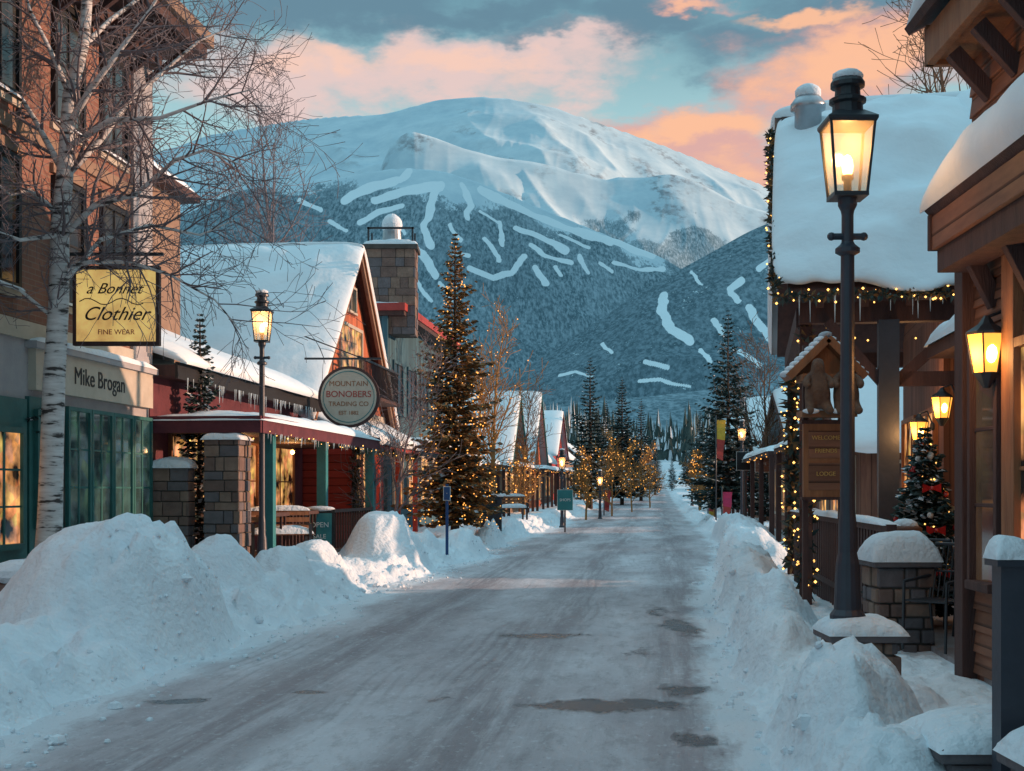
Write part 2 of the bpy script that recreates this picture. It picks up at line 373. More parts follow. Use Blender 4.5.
def roadmat():
    m,nt,b=newmat('packed_snow_road');tc=nd(nt,'ShaderNodeTexCoord');noise_,rng,mix,mth=mathn(nt)
    noise=lambda sc,st,det=6.,ro=.65:noise_(tc,sc,st,det,ro,0.)
    broad=noise(.5,(1,.35,1));streak=noise(4.,(1,.05,1),8.,.7);fine=noise(14,(1,.55,1),6.,.75);crumb=noise(5.,(1,.3,1),7.,.75)
    c=mix(rng(broad,.38,.62),(.62,.59,.62,1),(.38,.33,.35,1))
    sp=nd(nt,'ShaderNodeSeparateXYZ');nt.links.new(tc.outputs['Object'],sp.inputs[0])
    wob=mth('ADD',sp.outputs[0],mth('MULTIPLY',mth('SUBTRACT',noise(.12,(.1,1,1),1.),.5),1.6))
    band=mth('ABSOLUTE',mth('SINE',mth('MULTIPLY',mth('ADD',wob,.4),1.75),0),0)
    wear=mth('MULTIPLY',rng(band,.4,1.),rng(streak,.34,.56))
    c=mix(mth('MULTIPLY',wear,.7),c,(.20,.155,.165,1))
    c=mix(mth('MULTIPLY',rng(crumb,.5,.62),.4),c,(.22,.19,.20,1))
    tread=mth('SINE',mth('MULTIPLY',wob,48.),0)
    tread=mth('MULTIPLY',rng(tread,.1,.9),rng(noise(1.3,(1,.10,1),3.),.52,.62))
    c=mix(mth('MULTIPLY',tread,.30),c,(.18,.15,.16,1))
    ed=nd(nt,'ShaderNodeAttribute',attribute_name='edge')
    c=mix(rng(mth('ADD',ed.outputs['Fac'],mth('MULTIPLY',mth('SUBTRACT',crumb,.5),1.2)),.35,.8),c,(.70,.72,.76,1))
    c=mix(mth('MULTIPLY',rng(fine,.56,.68),.5),c,(.72,.74,.78,1))
    c=mix(mth('MULTIPLY',rng(noise(22,(1,.7,1),5.,.8),.6,.68),.6),c,(.13,.11,.12,1))
    pat=nd(nt,'ShaderNodeAttribute',attribute_name='bare')
    nn=mth('ADD',mth('MULTIPLY',mth('SUBTRACT',noise(3.0,(1,.5,1),7.,.7),.5),1.9),mth('MULTIPLY',mth('SUBTRACT',broad,.5),.5))
    pm_=rng(mth('ADD',pat.outputs['Fac'],nn),.52,.74)
    c=mix(mth('MULTIPLY',pm_,.92),c,(.055,.055,.068,1))
    nt.links.new(c,b.inputs['Base Color'])
    r=rng(pm_,0,1,.65,.2);nt.links.new(r,b.inputs['Roughness']);b.inputs['Specular IOR Level'].default_value=.4
    h=mth('ADD',mth('MULTIPLY',streak,.9),mth('MULTIPLY',fine,.7));h=mth('SUBTRACT',mth('SUBTRACT',h,mth('MULTIPLY',pm_,.7)),mth('MULTIPLY',tread,.15))
    bp=nd(nt,'ShaderNodeBump',i_Strength=.9,i_Distance=.045);nt.links.new(h,bp.inputs['Height']);nt.links.new(bp.outputs[0],b.inputs['Normal'])
    return m
s2=[2.]
while s2[-1]<75: s2.append(s2[-1]*1.008)
while s2[-1]<520: s2.append(s2[-1]*1.03)
s2=np.array(s2)
w=np.linspace(0,1,110)
W_,S2=np.meshgrid(w,s2)
tl=TL(S2)-.4;tr=TR(S2)+.3;T2=tl*(1-W_)+tr*W_
rip=.014*fbm(T2*2.5,S2*.25,3,51)+.012*fbm(T2*1.2,S2*.8,3,52)+.012*np.clip(fbm(T2*6,S2*2.,3,53),0,1)
ro=gridobj('road',T2,S2,zb(S2)+rip,[roadmat()])
bare=np.zeros_like(T2)
Xr=T2*math.cos(TH)+S2*math.sin(TH);Yr=-T2*math.sin(TH)+S2*math.cos(TH)
def gpt(px,py): 
    D=CH*F/(py-HY);return ((px-512)/F*D,D)
for px,py,rx,ry,a in [(600,706,.8,.4,1.),(178,702,.28,.2,1.),(308,692,.22,.12,1.),(680,627,.25,1.3,1.),(690,690,.4,.5,.8),(545,636,.7,.5,.75),(660,612,.3,1.2,.75),(640,655,.25,.8,.6),(480,665,.6,.5,.5),(700,740,.3,.4,.7),(330,664,.7,.3,.5),(425,700,.5,.25,.4),(470,600,.7,1.5,.35),(620,570,.6,3,.4)]:
    x,y=gpt(px,py);bare=np.maximum(bare,a*np.exp(-(((Xr-x)/rx)**2+((Yr-y)/ry)**2)))
edg=np.maximum(np.exp(-((T2-TL(S2)).clip(0)/.55)**2),np.exp(-((TR(S2)-T2).clip(0)/.5)**2))
for nm,arr in(('bare',bare),('edge',edg)):
    at=ro.data.attributes.new(nm,'FLOAT','POINT');at.data.foreach_set('value',arr.ravel())
PAVE=pm('wet_pavement',(.15,.115,.105),(.32,.31,.33),scale=2.2,rough=.45,bump=.4,bscale=12)
mb=MB()
for y in np.arange(9.4,17.1,.6):
    for i in range(4):
        mb.box(2.55+i*.6+.006,2.55+(i+1)*.6-.006,y+.006,y+.594,.1,.245+random.uniform(0,.006),PAVE)
mb.obj('sidewalk',MS,None,bevel=.008)
# ---------------------------------------------------------------- mountains
def prof(pts,px): 
    a=np.array(pts,float);return np.interp(px,a[:,0],a[:,1])
def sprof(pts,px):
    r=0
    for d,w_ in((-14,.15),(-7,.22),(0,.26),(7,.22),(14,.15)): r=r+w_*prof(pts,px+d)
    return r
RIDGES=[ # D, W(front width), profile, fine noise amp, broad spur amp
 (6400,3300,[(-900,330),(-200,250),(0,205),(150,155),(215,133),(300,119),(350,115),(388,114),(410,106),(440,98),(470,96),(505,98),(545,104),(580,116),(610,126),(640,137),(680,152),(720,168),(770,188),(900,225),(1300,300)],30,170),
 (5100,1700,[(-900,700),(300,700),(350,330),(375,170),(400,130),(430,134),(465,147),(500,158),(550,164),(600,178),(640,176),(670,172),(700,182),(730,200),(770,212),(820,228),(1000,260),(1300,300)],30,110),
 (3700,1500,[(-900,330),(0,280),(120,250),(185,215),(240,190),(300,182),(335,178),(365,171),(405,167),(440,170),(485,184),(540,208),(600,232),(660,256),(720,290),(800,330),(1300,460)],22,70),
 (2600,1500,[(-900,470),(300,455),(420,420),(500,385),(560,345),(610,312),(650,286),(700,258),(750,230),(800,210),(900,184),(1100,150),(1500,60)],18,60),
 (1500,850,[(-900,330),(-100,360),(100,372),(300,402),(430,420),(560,404),(650,396),(720,388),(800,372),(1000,340),(1500,240)],10,20)]
u=np.concatenate([-np.geomspace(3.2,.43,50),np.linspace(-.42,.42,860),np.geomspace(.43,3.2,60)])
D_=np.concatenate([np.linspace(620,1100,40)[:-1],np.linspace(1100,1560,90)[:-1],np.linspace(1560,2700,170)[:-1],np.linspace(2700,3900,150)[:-1],np.linspace(3900,6600,130)[:-1],np.linspace(6600,8400,10)])
U,DD=np.meshgrid(u,D_);X=U*DD;PX=512+F*U
Z=np.full(U.shape,-50.)
which=np.zeros(U.shape,int)
for k,(Dr,Wd,pr,amp,spur) in enumerate(RIDGES):
    Dc=Dr+Wd*.13*fbm(U*3.2+k*5,U*0+k,3,60+k)
    h=(HY-sprof(pr,PX))/F*Dc+CH
    x=(Dc-DD)/Wd
    front=np.clip(1-np.clip(x,0,None),0,1);g=np.where(x>0,front**1.15,np.clip(1+x*1.1,0,1)**1.3)
    gul=fbm(X/330.+k*3+.3*fbm(X/500.,DD/500.,2,k),DD/1400.,4,70+k,ridge=True)
    n=fbm(X/420.,DD/420.,5,80+k)
    sp_=fbm(X/900.+k*1.7+DD/2500.,DD/1600.,3,85+k,ridge=True)-.15
    z=h*g+(amp*(gul*.8+n*1.0-.25)*(.12+1.5*(1-g)*g*2)+spur*sp_*(4*g*(1-g))**.8*sst(0,.12,x))*(h>0)
    which=np.where(z>Z,k,which);Z=np.maximum(Z,z)
side=1500*np.exp(-((X-3000-150*fbm(DD/700.,X*0,3,91))/750)**2)*(1-sst(4300,5100,DD))*(1+.15*fbm(X/500.,DD/500.,4,92))*sst(.46,.62,U)  # unseen range added to keep the sun off town and lower ridges
Z=np.maximum(Z,side)
base=zb(DD)*.9-6+ 3*fbm(X/90.,DD/90.,3,93)
Z=np.maximum(Z,base)
PY=HY-F*(Z-CH)/DD
rat=fbm(X/120.,DD/120.,5,95);rat3=fbm(X/300.,DD/300.,4,97)
def line(pl):
    return [(np.array(pl[i]),np.array(pl[i+1])) for i in range(len(pl)-1)]
wobx=3*fbm(X/60.,DD/60.,3,101);woby=3*fbm(X/70.,DD/70.,3,102)
def pdist(segs):
    d=np.full(U.shape,1e9)
    wx=PX+wobx;wy=PY+woby
    for a,b in segs:
        ab=b-a;t=((wx-a[0])*ab[0]+(wy-a[1])*ab[1])/(ab@ab);t=t.clip(0,1)
        d=np.minimum(d,np.hypot(wx-a[0]-t*ab[0],wy-a[1]-t*ab[1]))
    return d
forest=np.zeros(U.shape);rock=np.zeros(U.shape);run=np.zeros(U.shape)
forest=np.where(which==0,sst(.2,.6,rat3+.5*rat+(PY-225)/80)*.9,forest)
rk=sst(.05,.5,fbm(X/170.+DD/400.,DD/300.,5,98)+.4*np.exp(-((PX-640)/55)**2)-.16)
rock=np.where(which==0,rk,rock)
forest=np.where(which==1,sst(0,.5,rat3+.6*rat+(PY-232)/45),forest)
rock=np.where(which==1,sst(.0,.45,fbm(X/120.,DD/160.,5,99)+.3*np.exp(-((PX-650)/40)**2))*(PY<235),rock)
tl_=prof([(0,230),(200,190),(260,185),(330,186),(365,196),(400,196),(440,196),(470,200),(540,222),(600,244),(662,262)],PX)
forest=np.where(which==2,sst(-.5,.7,rat*.9+rat3*.6+(PY-tl_)/22),forest)
forest=np.where(which>=3,.95+.05*rat,forest)
MR_=[([(437,188),(428,212),(425,228),(432,246)],4.2),([(462,186),(470,205),(468,218)],3.6),([(360,222),(378,212),(402,205)],3.2),([(346,200),(372,187),(395,182)],5),([(375,200),(410,190),(440,186)],4.6),([(415,246),(428,262),(436,276)],4.4),([(470,268),(492,278),(512,274),(524,258)],3.6),([(516,228),(545,240),(566,252)],3.4),([(536,268),(546,284)],3.4),([(580,256),(588,272)],2.8),([(480,190),(520,210),(560,226),(610,242),(652,256)],4),([(555,266),(560,276)],2.6),([(500,222),(504,246)],2.8),([(600,262),(612,272)],2.2),([(440,284),(452,300)],2.6),([(300,200),(320,210)],3.4),([(530,246),(545,256),(572,262)],2.4),([(614,262),(640,268),(662,268)],2.4),([(330,222),(345,230)],2.4),([(395,225),(405,235)],2.2),([(486,240),(500,258),(500,262)],2.4),([(450,225),(460,240)],2.2),([(385,240),(396,256)],2.2),([(400,180),(408,172)],4),([(480,210),(500,224)],2.2),([(560,236),(590,246)],2),([(455,252),(470,256)],2.2),([(410,268),(420,288),(432,300)],2.4)]
RR_=[([(592,300),(586,314),(576,328)],4.6),([(522,346),(540,338),(556,328)],4.0),([(664,296),(662,312),(672,330),(690,340)],5.2),([(742,280),(730,290),(738,300)],3.6),([(714,320),(722,334)],3.4),([(760,268),(776,256)],3.8),([(748,310),(764,330),(775,342)],4.8),([(490,312),(512,309),(548,300)],2.2),([(645,362),(668,366)],2.6),([(510,360),(524,352)],3),([(690,272),(700,284)],2),([(700,350),(712,362)],2.6),([(560,374),(575,371),(592,375)],1.8),([(640,380),(660,379),(690,387)],2.2),([(602,344),(612,352)],2.2),([(740,352),(760,366)],3)]
for lst,ks in((MR_,(2,)),(RR_,(3,4))):
    msk=np.isin(which,ks)
    for pl,wd in lst:
        d=pdist(line(pl));run=np.where(msk,np.maximum(run,1-sst(wd-1.6,wd+.9,d)),run)
mt=gridobj('mountain',X,DD,Z,[],M=MI)
haze_tint=np.where(which==2,.55+.35*rat3,np.where(which>=3,.14+.22*sst(200,560,Z)+.2*rat3,.9)).clip(0,1)  # aerial haze per ridge and height, baked for the forest colour
haze_tint=np.where(which==4,.42+.25*rat3,haze_tint)
for nm,arr in(('forest',forest),('rock',rock),('haze_tint',haze_tint),('run',run)):
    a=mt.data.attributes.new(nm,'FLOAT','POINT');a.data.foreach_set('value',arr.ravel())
def mountmat():
    m,nt,b=newmat('snowy_forested_slope');tc=nd(nt,'ShaderNodeTexCoord');noise_,rng,mix,mth=mathn(nt)
    noise=lambda sc,st=(1,1,1),det=4.:noise_(tc,sc,st,det,.7,0)
    A=lambda n:nd(nt,'ShaderNodeAttribute',attribute_name=n).outputs['Fac']
    fo,rk,hz,ru=A('forest'),A('rock'),A('haze_tint'),A('run')
    tree=noise(.15,(1,.25,.25),2.);patch=noise(.006,(1,1,1),5.);clump=noise(.022,(1,.6,.6),5.)
    dark=mix(hz,(.05,.095,.12,1),(.11,.19,.23,1));lite=mix(hz,(.15,.23,.28,1),(.40,.52,.59,1))  # haze painted in: forest tones go paler and bluer
    fc=mix(rng(tree,.38,.66),dark,lite)
    fc=mix(mth('MULTIPLY',rng(clump,.5,.75),.45),fc,lite)
    fc=mix(mth('MULTIPLY',rng(patch,.45,.7),.35),fc,lite)
    rc=mix(rng(noise(.02),.4,.6),(.18,.18,.20,1),(.32,.36,.40,1))
    sn=mix(rng(patch,.35,.65),(.58,.71,.77,1),(.44,.58,.66,1))
    c=mix(mth('MULTIPLY',rk,mth('MULTIPLY',rng(noise(.02,(1,.6,1.2),5.),.46,.6),.75)),sn,rc)
    f=mth('ADD',fo,mth('MULTIPLY',mth('SUBTRACT',mth('ADD',mth('MULTIPLY',tree,.5),mth('MULTIPLY',clump,.5)),.5),3.0))
    f=mth('MULTIPLY',rng(f,.40,.62),rng(fo,.02,.12))
    c=mix(f,c,fc)
    c=mix(rng(mth('ADD',ru,mth('MULTIPLY',mth('SUBTRACT',clump,.5),.9)),.4,.62),c,(.70,.80,.85,1))
    nt.links.new(c,b.inputs['Base Color']);b.inputs['Roughness'].default_value=.95;b.inputs['Specular IOR Level'].default_value=.05
    bp=nd(nt,'ShaderNodeBump',i_Strength=.22,i_Distance=6.);nt.links.new(mth('MULTIPLY',tree,mth('ADD',mth('MULTIPLY',fo,.95),.02)),bp.inputs['Height']);nt.links.new(bp.outputs[0],b.inputs['Normal'])
    return m
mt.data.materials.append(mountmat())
# ---------------------------------------------------------------- trees
NEED=pm('spruce_needles',(.035,.065,.06),(.02,.04,.042),scale=2,rough=.8,bump=0)
NEED2=pm('spruce_needles_light',(.07,.10,.09),(.045,.07,.068),scale=2,rough=.8,bump=0)
NEEDG=pm('glow_tinted_needles',(.24,.14,.055),(.14,.085,.04),scale=2,rough=.8,bump=0)  # warm glow of the string lights put into the needle colour
NEEDH=pm('lamplit_needles',(.42,.24,.09),(.26,.14,.06),scale=1.5,rough=.8,bump=0)  # brighter copy, with more of that glow in its colour
BARK=pm('bark',(.10,.07,.055),(.05,.035,.03),scale=8,rough=.9,bump=.6,stretch=(2,2,.4))
TWIG=pm('grey_twig',(.22,.18,.19),(.11,.095,.105),scale=1.5,rough=.85,bump=0)
TWIGB=pm('brown_twig',(.20,.115,.07),(.12,.07,.045),rough=.85,bump=0)
TWIGG=pm('glow_tinted_twig',(.42,.22,.07),(.26,.13,.05),rough=.8,bump=0)  # twigs of strung trees, light from the bulbs painted into the colour
OCT=((1,0,0),(-1,0,0),(0,1,0),(0,-1,0),(0,0,1),(0,0,-1));OCF=[(0,2,4),(2,1,4),(1,3,4),(3,0,4),(2,0,5),(1,2,5),(3,1,5),(0,3,5)]
def spruce_mesh(name,H,R,nwh,nbr,snow=.15,lights=0,dens=1.,needs=None,lm=None,z0=.08,ls=.022,seed=0,rag=.0):
    rr=random.Random(seed);mb=MB();needs=needs or [NEED,NEED,NEED2]
    mb.cyl((0,0,0),(0,0,H*.97),.012*H+.03,.01,BARK,7)
    for i in range(nwh):
        f=i/(nwh-1);z=H*(z0+(1-z0)*f**.95*.985);rad=R*((1-f)**.85*1.0+.035)*rr.uniform(.8-rag,1.12+rag*.5)
        if f<.06: rad*=.75+4*f
        nb=max(4,int(nbr*(1-.55*f)))
        a0=rr.random()*6.28
        for k in range(nb):
            a=a0+6.283*k/nb+rr.uniform(-.3,.3);rb=rad*rr.uniform(.62-rag,1.18+rag*.6)
            dx,dy=math.cos(a),math.sin(a);sl=rr.uniform(-.42,-.12)+.55*f
            n=max(3,int(rb*5.5*dens)+2)
            for j in range(n):
                q=(j+rr.random())/n;q=.15+.85*q
                px,py,pz=dx*rb*q,dy*rb*q,z+sl*rb*q+.18*rb*q*q
                for sd in(-1,1,0):
                    ln=(.16+.34*(1-q))*rb**.6*rr.uniform(.6,1.15)*.62+.04
                    an=a+sd*rr.uniform(.5,1.0);tx,ty=math.cos(an),math.sin(an);dz=rr.uniform(-.55,.05)*ln
                    w=ln*.30
                    nx,ny=-ty,tx
                    p=Vector((px,py,pz));t=Vector((px+tx*ln,py+ty*ln,pz+dz));m=(p+t)/2
                    tw=rr.uniform(-.6,.6)*w
                    c=needs[rr.randrange(len(needs))]
                    if rr.random()<snow and q>.25: c=SNOW;
                    mb.add([p,m+Vector((nx*w,ny*w,tw-.02)),t,m-Vector((nx*w,ny*w,tw+.0))],[(0,1,2,3)],c)
                    if sd==0: mb.add([p,m+Vector((0,0,w*.7)),t,m-Vector((0,0,w*1.1))],[(0,1,2,3)],c if c is not SNOW else needs[0])
    for i in range(lights):
        f=1-math.sqrt(rr.random());a=rr.random()*6.283;q=R*((1-f)**.85+.03)*rr.uniform(.5,1.0)
        z=H*(z0+(1-z0)*f)-.2*q
        r=ls*rr.uniform(.6,1.3);c=Vector((math.cos(a)*q,math.sin(a)*q,z))
        mb.add([c+Vector(v)*r for v in OCT],OCF,lm or FAIRY)
    return mb
def place_tree(name,mb,base,rz=0,sc=1.):
    e=group(name,base)
    M=Matrix.Translation(base)@Matrix.Rotation(rz,4,'Z')@Matrix.Scale(sc,4)
    mb.obj('crown',M,e);return e
_cache={}
def inst_tree(name,key,base,rz,sc):
    o=bpy.data.objects.new(name,_cache[key]);col.objects.link(o);o.location=base;o.rotation_euler=(0,0,rz);o.scale=sc if isinstance(sc,tuple) else (sc,)*3
    return o
def cache(key,mb):
    o=mb.obj(key);_cache[key]=o.data;bpy.data.objects.remove(o)
def G(px,D):
    X=(px-512)/F*D;v=MSi@Vector((X,D,0));return Vector((X,D,float(gz(v.x,v.y))))
cache('sp_a',spruce_mesh('a',10,1.9,44,14,snow=.14,seed=3,rag=.12))
cache('sp_b',spruce_mesh('b',10,1.5,40,13,snow=.18,seed=4,rag=.12))
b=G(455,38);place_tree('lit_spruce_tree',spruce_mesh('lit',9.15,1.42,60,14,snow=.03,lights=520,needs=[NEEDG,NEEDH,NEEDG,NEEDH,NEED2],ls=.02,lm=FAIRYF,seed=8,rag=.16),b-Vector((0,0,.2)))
b=G(200,24.6);place_tree('snowy_spruce_tree',spruce_mesh('sm',4.9,.62,40,11,snow=.3,seed=9,dens=1.6),b-Vector((0,0,.1)))
for px,D,top,key,wd in[(728,60,308,'sp_a',1.),(590,95,356,'sp_b',1.25),(622,110,376,'sp_a',1.1),(641,125,398,'sp_b',1.2),(606,120,400,'sp_a',1.),(700,85,408,'sp_b',1.1),(540,120,420,'sp_a',1.1),(750,70,380,'sp_b',1.2),(716,110,400,'sp_a',1.),(655,150,440,'sp_b',1.2),(672,170,455,'sp_b',1.1),(578,130,440,'sp_a',1),(765,60,420,'sp_a',.9),(686,190,452,'sp_a',1.1),(528,95,470,'sp_a',1)]:
    b=G(px,D);h=CH+(HY-top)/F*D-b.z;inst_tree('spruce_tree',key,b,random.random()*6,(h/10*wd,h/10*wd,h/10))
mb=MB();rr=random.Random(5)
for i in range(2300):
    D=rr.uniform(230,1150);px=rr.uniform(380,840)
    if i<300: D=rr.uniform(200,380)
    X_=(px-512)/F*D;v=MSi@Vector((X_,D,0))
    if abs(v.x+1.5)<9 and v.y<420: continue
    z=max(float(zb(v.y)),float(zb(D))*.9-6)
    h=rr.uniform(7,15)*(.8 if D<300 else 1.1);n=7;r=h*rr.uniform(.11,.17)
    for k in range(4):
        z0_=z+h*(.08+.23*k);rk_=r*(1-.22*k)*rr.uniform(.85,1.1);a0=rr.random()
        vs=[(X_+rk_*math.cos(6.283*j/n+a0)*rr.uniform(.6,1.2),D+rk_*math.sin(6.283*j/n+a0)*rr.uniform(.6,1.2),z0_-rr.uniform(0,.06)*h) for j in range(n)]+[(X_,D,z0_+h*.34)]
        for j in range(n): 
            mb.add([vs[j],vs[(j+1)%n],vs[n]],[(0,1,2)],SNOW if rr.random()<.18 else (NEED if rr.random()<.4 else NEED2))
mb.obj('distant_forest')
def grow(rr,spl,p,d,ln,r,lv,maxlv,kids,droop,wob,minr,up):
    n=5 if lv<maxlv-1 else 4
    pts=[(p.copy(),r)];st=ln/n;d=d.normalized()
    r1=max(r*.35,minr)
    for i in range(n):
        d=(d+Vector((rr.uniform(-1,1),rr.uniform(-1,1),rr.uniform(-1,1)))*wob+Vector((0,0,up-droop*lv))).normalized()
        p=p+d*st;rad=r+(r1-r)*(i+1)/n;pts.append((p.copy(),rad))
        if lv<maxlv:
            k=kids[lv]/n;m=int(k)+(1 if rr.random()<k-int(k) else 0)
            for _ in range(m):
                ax=d.cross(Vector((rr.uniform(-1,1),rr.uniform(-1,1),rr.uniform(-1,1)))).normalized()
                nd_=(d*math.cos(.8)+ax*math.sin(rr.uniform(.6,1.05))).normalized()
                grow(rr,spl,p,nd_,ln*rr.uniform(.42,.68),rad*rr.uniform(.5,.7),lv+1,maxlv,kids,droop,wob,minr,up)
    spl.append(pts)
def curve(name,spl,mat,par,res=1):
    c=bpy.data.curves.new(name,'CURVE');c.dimensions='3D';c.bevel_depth=1.;c.bevel_resolution=res;c.use_fill_caps=False
    for pts in spl:
        s=c.splines.new('POLY');s.points.add(len(pts)-1)
        for i,(p,r) in enumerate(pts):
            q=p-par.location;s.points[i].co=(q.x,q.y,q.z,1);s.points[i].radius=r
    c.materials.append(mat);o=bpy.data.objects.new(name,c);col.objects.link(o);o.parent=par;return o
def bare_tree(name,base,H,r,seed,mat=None,kids=(9,6,4),maxlv=3,droop=.0,spread=.8,lean=Vector((0,0,0)),lights=0,minr=.006,first=.25,up=.06,lr=.03):
    rr=random.Random(seed);e=group(name,base);spl=[];p=Vector(base);d=Vector((0,0,1));n=12;tr=[(p-Vector((0,0,.3)),r*1.2)]
    for i in range(n):
        d=(d+Vector((rr.uniform(-1,1),rr.uniform(-1,1),0))*.06+lean*.05).normalized();p=p+d*H/n;f=(i+1)/n;rad=r*(1-f)+minr
        tr.append((p.copy(),rad))
        if f>first:
            for _ in range(2 if rr.random()<.7 else 1):
                a=rr.random()*6.283;dd=Vector((math.cos(a)*spread,math.sin(a)*spread,rr.uniform(.45,1.)))
                grow(rr,spl,p,dd,H*.34*(1.15-f*.7)*rr.uniform(.7,1.15),rad*.55,0,maxlv-1,kids[1:],droop,.13,minr,up)
    spl.append(tr);curve('branches',spl,mat or TWIG,e)
    if lights:
        mb=MB()
        for i in range(lights):
            pts=rr.choice(spl);q,_=rr.choice(pts);c=q+Vector((rr.uniform(-.06,.06),rr.uniform(-.06,.06),rr.uniform(-.06,.06)))
            if c.z<base[2]+.3: continue
            rq=lr*rr.uniform(.5,1.2);mb.add([c+Vector(v)*rq for v in OCT],OCF,FAIRYF)
        mb.obj('fairy_lights',MI,e)
    return e
def birchmat():
    m,nt,b=newmat('birch_bark');tc=nd(nt,'ShaderNodeTexCoord')
    mp=nd(nt,'ShaderNodeMapping');mp.inputs['Scale'].default_value=(1.2,1.2,7);nt.links.new(tc.outputs['Object'],mp.inputs[0])
    n=nd(nt,'ShaderNodeTexNoise',i_Scale=2.3,i_Detail=5.,i_Roughness=.6);nt.links.new(mp.outputs[0],n.inputs['Vector'])
    r=nd(nt,'ShaderNodeValToRGB');r.color_ramp.elements[0].position=.38;r.color_ramp.elements[0].color=(.04,.035,.035,1)
    r.color_ramp.elements[1].position=.45;r.color_ramp.elements[1].color=(.5,.48,.47,1);e=r.color_ramp.elements.new(.65);e.color=(.66,.65,.64,1)
    nt.links.new(n.outputs[0],r.inputs[0]);nt.links.new(r.outputs[0],b.inputs['Base Color']);b.inputs['Roughness'].default_value=.7
    bp=nd(nt,'ShaderNodeBump',i_Strength=.5,i_Distance=.01);nt.links.new(n.outputs[0],bp.inputs['Height']);nt.links.new(bp.outputs[0],b.inputs['Normal'])
    return m
BIRCH=birchmat()
D0=18.2
bb=P(50,560,D0);e=group('birch_tree',bb);rr=random.Random(12)
path=[(46,590,.2),(50,520,.175),(52,450,.16),(54,380,.155),(59,300,.14),(60,230,.13),(66,160,.115),(70,95,.1),(84,40,.085),(90,-40,.065),(96,-120,.045),(100,-200,.02)]
tr=[(P(a,b_,D0),r_) for a,b_,r_ in path];curve('trunk',[tr],BIRCH,e,res=4)
spl=[];big=[]
def limb(pxs,dd,r0_):
    pts=[P(a,b_,D0+dz) for (a,b_),dz in zip(pxs,dd)];n=len(pts)
    sp=[(q,r0_*(1-.8*i/(n-1))) for i,q in enumerate(pts)];big.append(sp)
    for i in range(1,n):
        seg=(pts[i]-pts[i-1]);
        for _ in range(4):
            q=pts[i-1]+seg*rr.random();ax=seg.cross(Vector((rr.uniform(-1,1),rr.uniform(-1,1),rr.uniform(-1,1)))).normalized()
            grow(rr,spl,q,(seg.normalized()*.8+ax*.8),rr.uniform(.6,1.25),sp[i][1]*.5+.006,0,2,(5,4),.02,.16,.004,.0)
limb([(60,240),(95,205),(135,195),(175,160),(205,150),(240,165)],[0,-.3,-.6,-.8,-1,-1.1],.05)
limb([(62,180),(100,140),(130,100),(165,70),(200,40),(225,30)],[0,.2,.4,.7,.9,1],.055)
limb([(66,130),(90,90),(120,50),(150,10),(180,-40)],[0,-.3,-.6,-.7,-.9],.055)
limb([(58,270),(90,262),(130,262),(170,275),(215,300),(240,330)],[0,-.2,-.4,-.5,-.5,-.5],.035)
limb([(60,215),(30,190),(10,195),(-30,160)],[0,-.4,-.7,-.9],.045)
limb([(62,170),(35,120),(10,80),(-20,50)],[0,.3,.5,.8],.05)
limb([(70,95),(50,50),(30,10),(10,-60)],[0,-.3,-.6,-.8],.045)
limb([(80,50),(110,20),(150,-10),(200,-60)],[0,.5,.9,1.2],.045)
limb([(56,320),(20,290),(-10,280),(-60,250)],[0,-.3,-.6,-.8],.03)
limb([(64,150),(110,120),(160,118),(210,100),(250,90)],[0,-.8,-1.3,-1.6,-1.8],.045)
limb([(58,290),(100,240),(150,225),(200,235),(235,220)],[0,.5,.9,1.2,1.4],.04)
limb([(60,235),(20,240),(-20,225)],[0,-1.,-1.6],.04)
curve('limbs',big,BIRCH,e,res=2);curve('twigs',spl,TWIG,e)
bare_tree('bare_tree',P(285,420,52),13.,.13,3,kids=(8,5,4),spread=.4,minr=.009,first=.3)
bare_tree('bare_tree',P(262,420,50),10.8,.1,33,kids=(8,5,4),spread=.4,minr=.009,first=.3)
bare_tree('bare_tree',G(395,35.5),4.8,.06,5,kids=(6,6,4),spread=.55,first=.1,minr=.007,mat=TWIG)
bare_tree('bare_tree',G(372,33),3.,.05,15,kids=(6,6,4),spread=.7,first=.05,minr=.006,mat=TWIG)
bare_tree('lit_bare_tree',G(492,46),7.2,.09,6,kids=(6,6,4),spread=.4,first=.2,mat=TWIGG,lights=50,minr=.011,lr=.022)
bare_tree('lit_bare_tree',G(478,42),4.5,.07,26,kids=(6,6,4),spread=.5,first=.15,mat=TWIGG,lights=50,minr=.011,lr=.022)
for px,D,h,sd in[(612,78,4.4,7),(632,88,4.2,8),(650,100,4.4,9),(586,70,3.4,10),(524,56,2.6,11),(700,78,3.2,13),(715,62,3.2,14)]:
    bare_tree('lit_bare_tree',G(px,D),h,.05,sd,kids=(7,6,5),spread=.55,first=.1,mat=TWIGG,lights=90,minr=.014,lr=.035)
bare_tree('bare_tree',G(772,46),6.2,.08,16,kids=(7,6,4),spread=.5,mat=TWIGB,minr=.01)
bare_tree('bare_tree',G(520,75),6.5,.08,17,kids=(7,6,4),spread=.5,mat=TWIGB,minr=.014)
bare_tree('bare_tree',G(745,90),8,.1,18,kids=(7,6,4),spread=.45,minr=.016)
bare_tree('bare_tree',P(950,300,24),6.0,.08,19,kids=(8,6,4),spread=.45,mat=TWIGB)
